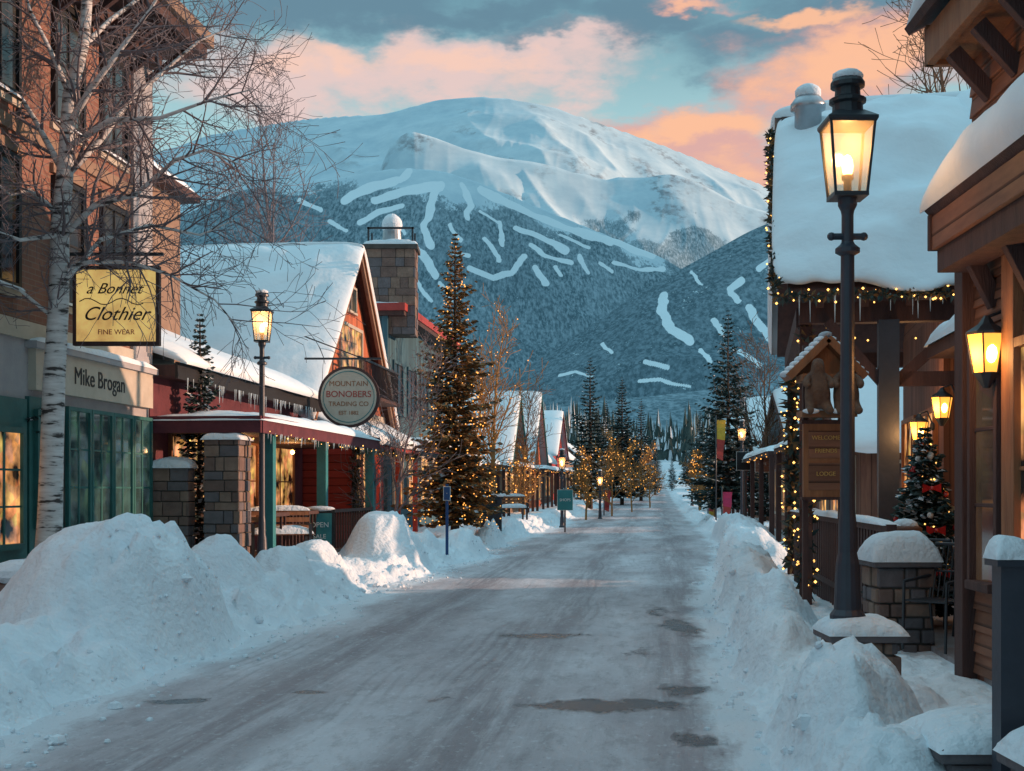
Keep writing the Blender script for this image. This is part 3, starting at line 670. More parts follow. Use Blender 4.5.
# ---------------------------------------------------------------- string lights helper
def fairy(mb,a,b,n,sag=.05,r=.02,jit=.05,mat=None):
    a=Vector(a);b=Vector(b)
    for i in range(n):
        f=(i+random.random()*.6)/n;c=a.lerp(b,f)+Vector((random.uniform(-jit,jit),random.uniform(-jit,jit),random.uniform(-jit,jit)-sag*4*f*(1-f)))
        q=r*random.uniform(.7,1.3)
        mb.add([c+Vector(v)*q for v in OCT],OCF,mat or FAIRY)
def garland(mb,a,b,th=.08,per=60):
    a=Vector(a);b=Vector(b);n=int((b-a).length*per)
    for i in range(n):
        c=a.lerp(b,random.random());d=Vector((random.gauss(0,1),random.gauss(0,1),random.gauss(0,1))).normalized()
        t=c+d*th*random.uniform(.7,1.5);w=d.cross(Vector((random.random(),random.random(),1))).normalized()*th*.22;m=(c+t)/2
        mb.add([c,m+w,t,m-w],[(0,1,2,3)],random.choice((NEED,NEED2,NEEDG)))
# ---------------------------------------------------------------- street lamp
def street_lamp(base,top,power=40,snow=True,pr=.055):
    """four-sided lantern on a slim pole; total height top"""
    e=group('street_lamp',base);x,y,z=base;H=top-z
    mb=MB();zl=H-.92
    mb.lathe(base,[(.13,0),(.13,.12),(.10,.16),(.085,.5),(.068,.58),(pr+.01,.8),(pr,.9),(pr*.9,zl-.42)],POSTM,n=16)
    mb.lathe(Vector(base)+Vector((0,0,zl-.42)),[(pr,0),(pr+.035,.02),(pr+.035,.05),(pr,.08),(pr*.8,.1),(pr*.8,.3),(.05,.33),(.07,.37),(.07,.42)],POSTM,n=16)
    mb.cyl((x-.12,y,z+zl-.28),(x+.12,y,z+zl-.28),.025,.025,POSTM,8)
    for sg in(-1,1): mb.ball((x+sg*.12,y,z+zl-.28),.032,POSTM,n=8)
    mb.obj('pole',MI,e,smooth=False)
    mb=MB();b0,b1=.115,.16;c=Vector(base)+Vector((0,0,zl))
    s2_=math.sqrt(2)
    mb.lathe(c,[(b0*s2_+.015,0),(b0*s2_+.015,.03)],METAL,n=4,sq=True)
    mb.lathe(c+Vector((0,0,.53)),[(b1*s2_+.015,0),(b1*s2_+.03,.02),(b1*s2_+.03,.04),(.14,.10)],METAL,n=4,sq=True)
    mb.lathe(c+Vector((0,0,.62)),[(.115,0),(.11,.07),(.135,.085),(.135,.11),(.095,.13),(.09,.19),(.125,.20),(.125,.23),(.10,.27),(.04,.3)],METAL,n=16)
    for sx in(-1,1):
        for sy in(-1,1):
            mb.beam(c+Vector((sx*b0,sy*b0,.02)),c+Vector((sx*b1,sy*b1,.54)),.018,.018,METAL)
    mb.obj('lantern_frame',MI,e)
    g=MB();ring=lambda r,h:[c+Vector((sx*r,sy*r,h)) for sx,sy in((-1,-1),(1,-1),(1,1),(-1,1))]
    g.add(ring(b0-.004,.03)+ring(b1-.006,.53),[(0,1,5,4),(1,2,6,5),(2,3,7,6),(3,0,4,7)],LGLASS);g.obj('glass',MI,e)
    k=MB();k.lathe(c+Vector((0,0,.03)),[(.03,0),(.03,.1),(.045,.11),(.045,.14)],GOLDP,n=10)
    k.ball(c+Vector((0,0,.24)),.045,BULB,(1,1,1.9));k.obj('bulb',MI,e,smooth=True)
    if snow:
        sn=MB();sn.ball(c+Vector((0,0,.90)),.115,SNOW,(1,1,.45),n=14,jit=.03)
        sn.obj('snow_cap',MI,e,smooth=True)
    point(e,c+Vector((0,0,.38)),power,r=.05)
    return e
b=P(857,612,9.6);street_lamp(Vector((b.x-.07,b.y,.66)),P(843,74,9.6).z,16)
b=G(262,23.4);street_lamp(b,P(262,291,23.4).z,28)
for px,D,tp in[(562,58,449),(600,72,470),(742,56,420),(692,95,462)]:
    b=G(px,D);street_lamp(b,CH+(HY-tp)/F*D,24,pr=.07)
# ---------------------------------------------------------------- LEFT: three-storey shop
FL=-9.0
e=group('brick_shop_building',(-9,19,0),MS);w_=MB()
w_.box(-22,FL,4,22.4,0,3.9,GREYW)
w_.box(-22,FL-.003,4,22.397,3.9,9.6,BRICK)
w_.box(FL-.3,FL+.05,21.6,22.45,3.95,9.3,GREYW)
w_.box(FL-.2,FL+.06,4,21.6,3.86,4.12,CREAM)
w_.box(FL-.2,FL+.05,4,21.6,6.75,6.95,TANW)
w_.obj('walls',MS,e)
d=MB()
d.box(FL,FL+.12,17.9,22.3,3.15,3.75,CREAM);d.box(FL,FL+.18,17.8,22.4,3.75,3.85,GREYW)
d.box(FL,FL+.05,18.9,22.35,.4,1.1,GREEN)
for i in range(4): 
    y0=18.98+i*.84;window(d,FL+.05,1,y0+.06,y0+.76,1.15,2.92,GREEN,GLASSG,2,3,fw=.06,dep=.06)
d.box(FL,FL+.06,16.3,17.75,.3,3.0,GREEN);window(d,FL+.06,1,16.55,17.5,.95,2.5,GREEN,GLASSW,2,3,fw=.08)
d.box(FL,FL+.07,17.8,18.85,.4,3.05,GREEN);window(d,FL+.07,1,18.0,18.65,1.2,2.8,GREEN,GLASSG,1,3)
window(d,FL+.05,1,13,15.8,1.0,2.9,GREEN,GLASSW,3,2)
for z0 in(4.6,7.3):
    for y0 in(11.5,14.2,16.6,18.7,20.4):
        d.box(FL,FL+.05,y0-.12,y0+1.02,z0-.18,z0-.08,CREAM)
        window(d,FL,1,y0,y0+.9,z0,z0+1.75,BLACK,GLASSD,2,2,fw=.08);d.box(FL,FL+.06,y0-.12,y0+1.02,z0+1.86,z0+2.,TANW)
d.obj('shopfront_windows',MS,e)
r=MB()
r.box(-22,FL+.9,3.2,22.9,9.55,9.75,WOODD);r.box(-22,FL+1.0,3.1,23.0,9.75,9.98,TANW)
for y in np.arange(4,22.9,.7): r.beam((FL,y,8.9),(FL+.85,y,9.5),.1,.12,WOODD)
r.box(FL,FL+.25,4,22.4,9.2,9.55,WOODD)
r.obj('roof_eave',MS,e)
s_=MB();snow_cap(s_,-22,FL+1.0,3.1,23,9.98,.5,3,SNOWR,n=20)
snow_cap(s_,FL,FL+.19,17.8,22.4,3.85,.12,2)
for y0 in(11.5,14.2,16.6,18.7,20.4):
    for z0 in(4.6,7.3): snow_cap(s_,FL,FL+.12,y0-.1,y0+1.,z0-.07,.07,2,n=8)
s_.obj('roof_and_ledge_snow',MS,e,smooth=True)
text(e,"Mike Brogan",(FL+.125,20.1,3.45),.38,BLACK,MS,rz=math.pi/2)
c=P(117,306,19.6);e=group('hanging_sign',c)
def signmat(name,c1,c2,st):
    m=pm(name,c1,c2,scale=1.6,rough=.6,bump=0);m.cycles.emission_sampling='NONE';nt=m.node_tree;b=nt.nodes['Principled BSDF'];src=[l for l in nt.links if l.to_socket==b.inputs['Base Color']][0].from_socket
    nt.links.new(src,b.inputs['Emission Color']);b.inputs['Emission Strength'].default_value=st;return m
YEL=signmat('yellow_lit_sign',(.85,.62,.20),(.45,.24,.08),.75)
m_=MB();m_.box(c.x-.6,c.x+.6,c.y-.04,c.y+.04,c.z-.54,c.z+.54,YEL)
for a in((c.x-.65,c.x-.6,c.z-.6,c.z+.6),(c.x+.6,c.x+.65,c.z-.6,c.z+.6),(c.x-.6,c.x+.6,c.z+.54,c.z+.6),(c.x-.6,c.x+.6,c.z-.6,c.z-.54)): m_.box(a[0],a[1],c.y-.06,c.y+.06,a[2],a[3],WOODD)
m_.beam((c.x-1.3,c.y,c.z+.78),(c.x+.7,c.y,c.z+.78),.05,.05,METAL)
for dx in(-.45,.45): m_.beam((c.x+dx,c.y,c.z+.6),(c.x+dx,c.y,c.z+.77),.02,.02,METAL)
m_.obj('board',MI,e)
text(e,"a Bonnet",(c.x-.04,c.y-.045,c.z+.25),.23,BLACK,shear=.5,ext=.006);text(e,"Clothier",(c.x-.02,c.y-.045,c.z-.13),.29,BLACK,shear=.5,ext=.006);text(e,"FINE WEAR",(c.x,c.y-.045,c.z-.4),.11,REDP)
l=MB();
for i in range(12):
    a=-.55+i*.08;l.cyl((c.x+a,c.y-.05,c.z+.06+.05*math.sin(i)),(c.x+a+.08,c.y-.05,c.z+.06+.05*math.sin(i+1)),.008,.008,BLACK,5)
l.obj('flourish',MI,e)
# ---------------------------------------------------------------- LEFT: annex with porch
e=group('porch_shop',(-9,27,0),MS);a_=MB()
a_.box(-17,FL,22.45,32.6,0,3.75,MAROON);a_.box(-17,FL+.45,22.5,32.6,3.75,3.95,WOODD)
a_.box(FL+.45,FL+.5,22.5,32.6,3.7,4.0,BLACK)
window(a_,FL,1,23.4,25.2,1.1,2.7,WOODO,GLASSW,2,2);window(a_,FL,1,26.2,28.6,1.1,2.7,WOODO,GLASSW,3,2);window(a_,FL,1,29.4,31.6,1.1,2.7,WOODO,GLASSW,2,2)
a_.box(FL,-7.0,22.6,32.4,2.75,2.95,WOODD);a_.box(-7.0,-6.93,22.5,32.4,2.72,3.02,MAROON);a_.box(FL,-6.95,22.42,22.5,2.72,3.02,MAROON)
for y in(23.6,27.5,32.2): a_.box(-7.25,-7.05,y-.1,y+.1,.3,2.75,TEAL);
for y in np.arange(24.2,32,.25): a_.box(-7.12,-7.08,y-.02,y+.02,.4,1.2,WOODD)
a_.box(-7.15,-7.05,23.7,32.2,1.2,1.27,WOODD);a_.box(FL,-7.0,22.6,32.4,.1,.38,WOODD)
a_.obj('walls_and_porch',MS,e)
st=MB();stone_stack(st,-7.95,-7.3,22.3,22.95,.0,2.6,.2);stone_stack(st,-9.0,-8.25,22.35,22.7,.0,2.1,.22);st.obj('stone_pillars',MS,e,bevel=.012)
s_=MB();snow_cap(s_,FL-.2,-6.9,22.4,32.5,2.95,.26,5,SNOWR,n=30);snow_cap(s_,-8.0,-7.25,22.25,23.,2.6,.14,6);snow_cap(s_,-9.,-8.2,22.3,22.75,2.1,.2,7);s_.obj('porch_snow',MS,e,smooth=True)
ic=MB();icicles(ic,(-6.94,22.6,2.74),(-6.94,32,2.74),50,.18);icicles(ic,(FL+.5,22.6,3.75),(FL+.5,32,3.75),60,.3);ic.obj('icicles',MS,e)
snow_slab('roof_snow',(FL+.6,22.5,3.98),(FL+.6,32.7,3.98),(-16,32.7,6.6),(-16,22.5,6.6),.34,e,MS,seed=3)
f_=MB();fairy(f_,(-6.9,22.5,2.7),(-6.9,32,2.7),18,0,.014);fairy(f_,(FL+.6,22.6,2.55),(-7.1,22.6,2.6),8,.05,.014);f_.obj('fairy_lights',MS,e)
p_=MS@Vector((-8.1,24.5,2.45));point(e,p_,32,r=.1);p_=MS@Vector((-8.1,28.5,2.45));point(e,p_,32,r=.1)
b2=MB();b2.ball((-8.1,24.5,2.55),.05,BULB);b2.ball((-8.1,28.5,2.55),.05,BULB);b2.obj('porch_bulbs',MS,e)
e=group('dormer_house',(-14,30,0),MS);a_=MB();a_.box(-16.5,-12.4,27,33,5,9.3,TANW);a_.box(-16.8,-12.,26.6,33.4,9.3,9.5,WOODD);window(a_,-12.4,1,28.5,29.8,7.6,8.8,BLACK,GLASSD);windowf(a_,27,-14.5,-13.2,7.8,8.8,BLACK,GLASSD);snow_cap(a_,-16.8,-12.,26.6,33.4,9.5,.45,8,SNOWR,n=16);a_.obj('walls',MS,e)
# ---------------------------------------------------------------- LEFT: gabled shop
e=group('gabled_shop',(-9,37.7,0),MS);a_=MB()
y0,y1,ym=33.0,42.6,37.9;ze,zr=4.0,8.75;OV=.3
a_.box(-20,FL,y0,y1,0,ze,RED)
a_.prism([(FL,y0,ze),(FL,y1,ze),(FL,ym,zr-.15)],(-11,0,0),ORNG)
a_.box(FL,FL+.08,y0,y1,ze-.15,ze+.1,CREAM)
a_.obj('walls',MS,e)
r=MB();sl=(zr-ze)/(ym-y0)
for sy,yy in((-1,y0-.55),(1,y1+.55)):
    zz=ze-.55*sl
    r.beam((FL+OV,yy,zz),(FL+OV,ym,zr+.02),.1,.3,TANW);r.beam((FL+OV+.08,yy,zz+.1),(FL+OV+.08,ym,zr+.12),.05,.14,WOODO)
    r.prism([(FL+OV-.05,yy,zz),(FL+OV-.05,ym,zr),(FL+OV-.05,ym,zr+.12),(FL+OV-.05,yy,zz+.12)],(-12,0,0),WOODD)
r.obj('roof_boards',MS,e)
snow_slab('roof_snow_near',(-20.5,y0-.7,ze-.45),(FL+OV+.1,y0-.7,ze-.45),(FL+OV+.1,ym+.1,zr+.16),(-20.5,ym+.1,zr+.16),.36,e,MS,n=60,m=40,seed=4,over=.1,rag=.3,pw=14,nz=.5)
snow_slab('roof_snow_far',(-20.5,y1+.7,ze-.45),(FL+OV+.1,y1+.7,ze-.45),(FL+OV+.1,ym-.1,zr+.16),(-20.5,ym-.1,zr+.16),.32,e,MS,seed=5,pw=14)
d=MB()
window(d,FL,1,36.6,39.2,4.9,6.5,CREAM,GLASSW,3,2,fw=.1);window(d,FL,1,37.4,38.4,7.0,7.7,CREAM,GLASSD,2,1)
for a,bq in((33.6,35.6),(36.2,38.8),(39.4,41.8)): window(d,FL,1,a,bq,1.1,2.8,CREAM,GLASSW,3,1,fw=.1)
d.box(FL,FL+.9,35.2,40.8,4.35,4.45,WOODD)
for y in np.arange(35.3,40.8,.18): d.box(FL+.85,FL+.88,y-.012,y+.012,4.45,5.35,METAL)
d.box(FL+.83,FL+.9,35.2,40.8,5.35,5.41,METAL)
d.prism([(FL,33.2,3.6),(FL+1.3,33.2,2.95),(FL+1.3,33.2,2.8),(FL,33.2,2.9)],(0,9,0),REDP)
for y in(33.3,36.2,39.2,42.1): d.box(FL+1.1,FL+1.25,y-.07,y+.07,.3,2.85,REDP)
d.box(FL+.0,FL+1.2,33.0,33.15,.2,2.9,RED)
d.obj('windows_balcony_awning',MS,e)
snow_slab('awning_snow',(FL+1.4,33.1,2.98),(FL+1.4,42.3,2.98),(FL,42.3,3.66),(FL,33.1,3.66),.3,e,MS,n=40,m=14,seed=6)
g_=MB();garland(g_,(FL+1.3,33.1,2.75),(FL+1.3,42.2,2.75),.14,70);fairy(g_,(FL+1.35,33.1,2.75),(FL+1.35,42.2,2.75),20,0,.016);garland(g_,(FL+1.3,33.0,.4),(FL+1.3,33.0,2.9),.2,160)
g_.obj('garland',MS,e)
p_=MS@Vector((FL+.6,35,2.6));point(e,p_,34,r=.1);p_=MS@Vector((FL+.6,40,2.6));point(e,p_,34,r=.1)
c=P(349,397,32.2);e=group('round_sign',c);m_=MB()
def disc(mb,c,r,th,mat,n=40,y=0):
    mb.prism([(c.x+r*math.cos(2*math.pi*i/n),c.y+y,c.z+r*math.sin(2*math.pi*i/n)) for i in range(n)],(0,th,0),mat)
disc(m_,c,.76,.12,WOODD,y=-.06);disc(m_,c,.69,.02,CREAM,y=-.08)
for k in range(48):
    a=2*math.pi*k/48;m_.beam((c.x+.63*math.cos(a),c.y-.085,c.z+.63*math.sin(a)),(c.x+.63*math.cos(a+.131),c.y-.085,c.z+.63*math.sin(a+.131)),.01,.02,TEAL)
m_.beam((c.x-1.1,c.y,c.z+.95),(c.x+.8,c.y,c.z+.95),.05,.05,METAL);m_.beam((c.x-1.1,c.y,c.z+1.5),(c.x+.3,c.y,c.z+.97),.03,.03,METAL)
for dx in(-.4,.4): m_.beam((c.x+dx,c.y,c.z+.6),(c.x+dx,c.y,c.z+.95),.025,.025,METAL)
m_.obj('disc_and_bracket',MI,e)
for i,(t,sz,dz) in enumerate((("MOUNTAIN",.18,.32),("BONOBERS",.22,.06),("TRADING CO",.16,-.18),("EST 1882",.13,-.4))): text(e,t,(c.x,c.y-.085,c.z+dz),sz,WOODO if i!=1 else REDP)
# ---------------------------------------------------------------- LEFT: blue building + chimney
e=group('blue_sided_building',(-9,48,0),MS);a_=MB()
a_.box(-20,FL,43.3,55,0,7.6,BLUES);a_.box(-20.5,FL+.6,43.1,55.5,7.6,7.75,WOODD);a_.box(-20.5,FL+.65,43.0,55.6,7.75,8.0,REDP)
for z in(1.2,4.4):
    for y in(44.2,46.8,49.4,52): window(a_,FL,1,y,y+1.5,z,z+1.7,BLUES if z>2 else CREAM,GLASSW if z<2 else GLASSD,2,2,fw=.1)
a_.box(FL,FL+1.2,43.2,55,3.2,3.35,REDP);snow_cap(a_,FL,FL+1.2,43.2,55,3.35,.25,11,SNOWR,n=12);snow_cap(a_,-20.5,FL+.6,43.1,55.4,8,.4,12,SNOWR,n=20)
a_.obj('walls',MS,e)
c=P(392,300,44.8);e=group('stone_chimney',c);st=MB();zt=P(391,252,44.8).z
stone_stack(st,c.x-.84,c.x+.84,c.y-.6,c.y+.6,7.,zt,.3);st.box(c.x-.93,c.x+.93,c.y-.7,c.y+.7,zt,zt+.15,MORT)
for dx in(-.75,.75):
    for dy in(-.55,.55): st.box(c.x+dx-.03,c.x+dx+.03,c.y+dy-.03,c.y+dy+.03,zt+.15,zt+.75,METAL)
st.box(c.x-.8,c.x+.8,c.y-.58,c.y-.52,zt+.68,zt+.75,METAL);st.cyl((c.x,c.y,zt+.1),(c.x,c.y,zt+.8),.36,.3,SILVER,16)
snow_cap(st,c.x-.93,c.x+.93,c.y-.7,c.y+.7,zt+.15,.25,3);st.obj('stonework',MI,e)
st=MB();st.ball((c.x,c.y,zt+.92),.36,SNOW,(1,1,1.1),n=14,jit=.03);st.obj('snow_cap',MI,e,smooth=True)
# ---------------------------------------------------------------- generic houses
def house(name,t0,t1,s0,s1,hw,hr,wm,side=1,gable_street=True,glow=GLASSW,seed=0,fm=None,trim=None):
    fm=fm or CREAM;tm=(t0+t1)/2;sm=(s0+s1)/2;g=float(zb(sm))-.2;e=group(name,(tm,sm,g),MS);a=MB()
    a.box(t0,t1,s0,s1,g-1,g+hw,wm);ft=t1 if side>0 else t0;bt=t0 if side>0 else t1
    if gable_street:
        a.prism([(ft,s0,g+hw),(ft,s1,g+hw),(ft,sm,g+hr)],(bt-ft,0,0),wm)
    else: a.prism([(t0,s0,g+hw),(t1,s0,g+hw),(tm,s0,g+hr)],(0,s1-s0,0),wm)
    n=max(2,int((s1-s0)/2.6))
    for i in range(n):
        y=s0+.5+(s1-s0-1)*i/n;window(a,ft,side,y+.2,y+1.5,g+1.1,g+2.6,fm,glow,2,1,fw=.1)
        if hw>4.5: window(a,ft,side,y+.3,y+1.4,g+3.9,g+5.2,fm,GLASSD,2,2,fw=.08)
    n=max(2,int((t1-t0)/3))
    for i in range(n):
        x=t0+.5+(t1-t0-1)*i/n;windowf(a,s0,x+.3,x+1.5,g+1.2,g+2.5,fm,glow if i%2 else GLASSD,2,2,fw=.08)
    a.box(*sorted((ft,ft+side*1.2)),s0,s1,g+2.95,g+3.08,WOODD);snow_cap(a,*sorted((ft,ft+side*1.25)),s0,s1,g+3.08,.28,seed,SNOWR,n=12)
    for y in np.linspace(s0+.1,s1-.1,4): a.box(*sorted((ft+side*1.0,ft+side*1.15)),y-.07,y+.07,g-.2,g+2.95,WOODD)
    fairy(a,(ft+side*1.2,s0,g+2.95),(ft+side*1.2,s1,g+2.95),int((s1-s0)*1.2),0,.022,mat=FAIRYF)
    a.obj('walls',MS,e)
    o=.5
    if gable_street:
        for q0 in((s0-o,1),(s1+o,-1)):
            ye=q0[0];k=o*(hr-hw)/(sm-s0)
            snow_slab('roof_snow',(t0-o,ye,g+hw-k+.05),(t1+o,ye,g+hw-k+.05),(t1+o,sm+.1*q0[1],g+hr+.1),(t0-o,sm+.1*q0[1],g+hr+.1),.4,e,MS,n=24,m=16,seed=seed+2,pw=10)
            a=MB();a.beam((ft+side*.5,ye,g+hw-k),(ft+side*.5,sm,g+hr),.1,.2,trim or WOODD);a.obj('rake_board',MS,e)
    else:
        for q0 in((t0-o,1),(t1+o,-1)):
            xe=q0[0];k=o*(hr-hw)/(tm-t0)
            snow_slab('roof_snow',(xe,s0-o,g+hw-k+.05),(xe,s1+o,g+hw-k+.05),(tm+.1*q0[1],s1+o,g+hr+.1),(tm+.1*q0[1],s0-o,g+hr+.1),.4,e,MS,n=24,m=16,seed=seed+2,pw=10)
            a=MB();a.beam((xe,s0-.45,g+hw-k),(tm,s0-.45,g+hr),.1,.2,trim or WOODD);a.obj('rake_board',MS,e)
    return e
house('gabled_house',-18,-8.6,60,67,3.2,5.6,WOODB,1,False,seed=1)
e=house('gabled_house',-17,-8.2,70,79,3.2,7.2,TANW,1,True,seed=2,trim=TEAL);point(e,MS@Vector((-7.4,74,2.6)),60,r=.2)
e=house('gabled_house',-17,-8.2,83,94,3.4,8.2,ORNG,1,True,seed=3,trim=TEAL);point(e,MS@Vector((-7.4,88,2.8)),70,r=.2)
house('gabled_house',-17,-8.6,98,108,4,7.4,WOODB,1,False,seed=4)
house('gabled_house',-18,-9,114,128,4.5,8.5,REDP,1,True,seed=5)
house('gabled_house',-19,-9.5,136,152,4.5,8,TANW,1,False,seed=6)
house('gabled_house',-19,-10,162,180,5,8.5,WOODB,1,False,seed=7)
house('gabled_house',5.2,13,62,74,3.2,6.4,WOODB,-1,True,seed=8)
house('gabled_house',5.6,15,80,95,4.2,7.5,RED,-1,False,seed=9)
house('gabled_house',6,15,102,118,4.2,7.5,WOODB,-1,True,seed=10)
house('gabled_house',7,16,128,146,4.2,7.8,TANW,-1,True,seed=11)
house('gabled_house',8,17,160,180,4.6,8,WOODB,-1,True,seed=12)
house('gabled_house',-60,-48,190,204,4,8,WOODB,1,True,seed=13)
house('gabled_house',-36,-26,215,230,4,8,TANW,1,False,seed=14)
house('gabled_house',14,26,240,256,5,9,REDP,-1,False,seed=15)
house('gabled_house',-12,-3,300,318,5,9,WOODB,-1,False,seed=16)
# ---------------------------------------------------------------- RIGHT: steep snow-roof building
e=group('snow_roofed_lodge',(5,20,0),ML);a_=MB()
s0,s1=17.9,23.0;sm=(s0+s1)/2
a_.box(3.7,11,s0+.3,s1,0,4.2,WOODV)
a_.prism([(3.7,s0+.3,4.2),(3.7,s1,4.2),(3.7,sm,7.2)],(7,0,0),WOODB)
window(a_,3.7,-1,18.8,20.4,1.1,2.8,WOODO,GLASSW,2,2);window(a_,3.7,-1,21,22.6,1.1,2.8,WOODO,GLASSW,3,2);windowf(a_,s0+.3,4.3,5.6,1.2,2.7,WOODO,GLASSW,2,2)
a_.obj('walls',ML,e)
t_=MB()
zE=4.12
t_.box(1.75,8,s0-.95,s0-.75,zE-.28,zE-.02,WOODD);t_.box(1.75,8,s1+.3,s1+.5,zE-.28,zE-.02,WOODD)
t_.box(1.72,1.92,s0-.7,s1+.3,zE-.3,zE-.05,WOODD)
t_.box(2.72,2.97,s0-1.15,s0-.90,.2,zE-.28,POSTM);t_.box(1.76,1.92,s0-.78,s0-.62,.2,zE-.3,WOODD);t_.box(1.76,1.92,s1,s1+.16,.2,zE-.3,WOODD)
t_.beam((2.87,s0-1.0,3.0),(3.8,s0-1.0,3.85),.14,.14,WOODD);t_.beam((2.82,s0-1.0,3.0),(2.1,s0-1.0,3.85),.12,.12,WOODD)
t_.beam((2.87,s0-1.0,3.1),(5.4,s0-1.0,3.1),.14,.18,WOODD)
for x in np.arange(2.,8,.55): t_.beam((x,s0-1.15,zE-.06),(x,s0+.4,zE+.9),.1,.12,WOODD)
t_.prism([(1.6,s0-1.2,zE),(1.6,sm,7.42),(1.6,sm,7.55),(1.6,s0-1.2,zE+.12)],(7,0,0),WOODD)
t_.prism([(1.6,s1+1.,zE),(1.6,sm,7.42),(1.6,sm,7.55),(1.6,s1+1.,zE+.12)],(7,0,0),WOODD)
t_.obj('timber_frame',ML,e)
snow_slab('roof_snow_near',(1.5,s0-1.3,zE+.1),(4.3,s0-1.3,zE+.1),(4.6,sm+.1,7.4),(1.62,sm+.1,7.4),.55,e,ML,n=60,m=50,seed=15,over=.2,pw=4,rag=.25,nz=.6)
snow_slab('roof_snow_upper',(4.2,s0-.5,5.0),(8.6,s0-.5,5.0),(8.6,sm+.1,7.5),(4.2,sm+.1,7.5),.5,e,ML,seed=16,over=.15)
snow_slab('roof_snow_far',(1.5,s1+1.1,zE+.1),(8.6,s1+1.1,zE+.1),(8.6,sm-.1,7.45),(1.5,sm-.1,7.45),.5,e,ML,seed=17,over=.15)
g_=MB()
for a,bq in(((1.4,s0-1.4,zE+.0),(4.4,s0-1.4,zE+.0)),((1.43,s0-1.4,zE+.1),(1.43,sm-.2,7.2))): garland(g_,a,bq,.10,130);fairy(g_,a,bq,34,0,.015,.09)
for k in range(3): garland(g_,(1.84,s0-.7,.4),(1.84,s0-.7,3.8),.16,60)
fairy(g_,(1.84,s0-.72,.3),(1.84,s0-.72,3.8),80,0,.018,.16);garland(g_,(1.84,s1,.4),(1.84,s1,3.8),.2,160);fairy(g_,(1.84,s1,.3),(1.84,s1,3.8),60,0,.02,.2)
fairy(g_,(2.,s0-1.,3.75),(5.4,s0-1.,3.75),16,.2,.016)
icicles(g_,(1.5,s0-1.35,zE+.02),(4.5,s0-1.35,zE+.02),16,.3)
g_.obj('garland_lights',ML,e)
c=P(808,122,19.4);k=MB();k.lathe((c.x,c.y,6.4),[(.2,0),(.2,.95),(.26,.97),(.26,1.05),(.15,1.2)],SILVER,n=16);k.ball((c.x,c.y,7.62),.2,SNOW,(1,1,.7),n=12);k.obj('chimney_pipe',MI,e,smooth=True)
p_=ML@Vector((3.1,s0+.2,3.2));point(e,p_,28,r=.1)
e=group('porch_fence',(2.,17,0),MS);k=MB()
for y in np.arange(13.2,22,.2): k.box(2.28,2.32,y-.05,y+.05,.2,1.28,WOODD)
k.box(2.26,2.36,13.1,22,1.28,1.36,WOODD);k.box(2.26,2.34,13.1,22,.45,.52,WOODD)
snow_cap(k,2.22,2.4,13.1,22,1.36,.07,2);k.obj('pickets',MS,e)
# ---------------------------------------------------------------- RIGHT: next shops
e=group('wood_storefront',(4,14,0),MS);a_=MB()
a_.box(3.85,9,10.9,16.2,0,4.0,WOODV)
window(a_,3.85,-1,14.9,15.9,1.0,2.7,WOODO,GLASSW,2,2);window(a_,3.85,-1,13.4,14.6,1.0,2.7,WOODO,GLASSW,2,2);a_.box(3.7,3.85,13.2,16.2,.2,.7,WOODD)
a_.box(3.3,3.9,11,16.3,3.3,3.45,WOODD);snow_cap(a_,3.25,3.9,11,16.3,3.45,.3,4,SNOWR)
a_.box(3.6,3.85,14.62,14.8,.2,3.3,WOODD)
a_.obj('walls',MS,e)
house('wood_shop',4.6,12,30,38,3.,5.6,WOODV,-1,True,seed=21)
house('wood_shop',4.6,12,40,52,3.,5.2,WOODB,-1,True,seed=22)
e=group('timber_shop',(3.6,8,0),MR);a_=MB();xw=3.3
for i,z in enumerate(np.arange(.25,6.9,.17)):
    a_.prism([(xw,1.,z),(xw-.035,1.,z),(xw-.012,1.,z+.168),(xw,1.,z+.168)],(0,9.55,0),WOODB)
a_.box(xw,9,1.,10.6,0,7,WOODV)
a_.box(xw-.12,xw+.12,10.45,10.66,0.1,3.6,WOODD);a_.box(xw-.10,xw,9.35,9.6,.1,3.6,WOODO);a_.box(xw-.10,xw,8.1,8.35,.1,3.6,WOODO)
a_.box(xw-.09,xw,8.35,9.35,.1,.85,WOODD);window(a_,xw-.06,-1,8.45,9.25,1.0,2.7,WOODO,GLASSW,2,2)
window(a_,xw-.04,-1,9.75,10.3,1.0,2.75,WOODD,GLASSD,1,3)
a_.obj('walls',MR,e,bevel=.006)
r=MB();xe=2.9
r.box(xe,xe+.06,1,10.35,3.58,3.84,WOODB);r.box(xe+.06,xw,1,10.3,3.62,3.68,WOODB);r.prism([(xe+.02,1,3.84),(xw,1,4.1),(xw,1,4.2),(xe-.04,1,3.9)],(0,9.38,0),WOODD)
r.box(xe-.02,xw,10.3,10.36,3.58,3.86,WOODD);r.box(xe+.04,xe+.3,1,10.3,3.40,3.58,WOODD)
for y in np.arange(2,10.3,.8): r.beam((xe+.2,y,3.5),(xw,y,3.1),.1,.12,WOODD)
r.box(xe,xe+.07,1,10.5,5.08,5.36,WOODO);r.box(xe+.07,xw,1,10.45,5.12,5.18,WOODO);r.prism([(xe-.1,1,5.36),(xw,1,5.62),(xw,1,5.72),(xe-.14,1,5.42)],(0,9.6,0),WOODD)
r.box(xe,xw,10.45,10.52,5.08,5.4,WOODO)
for y in np.arange(2.3,10.4,.6): r.beam((xe+.1,y,5.06),(xw,y,4.72),.09,.12,WOODD)
r.obj('roofs',MR,e,bevel=.006)
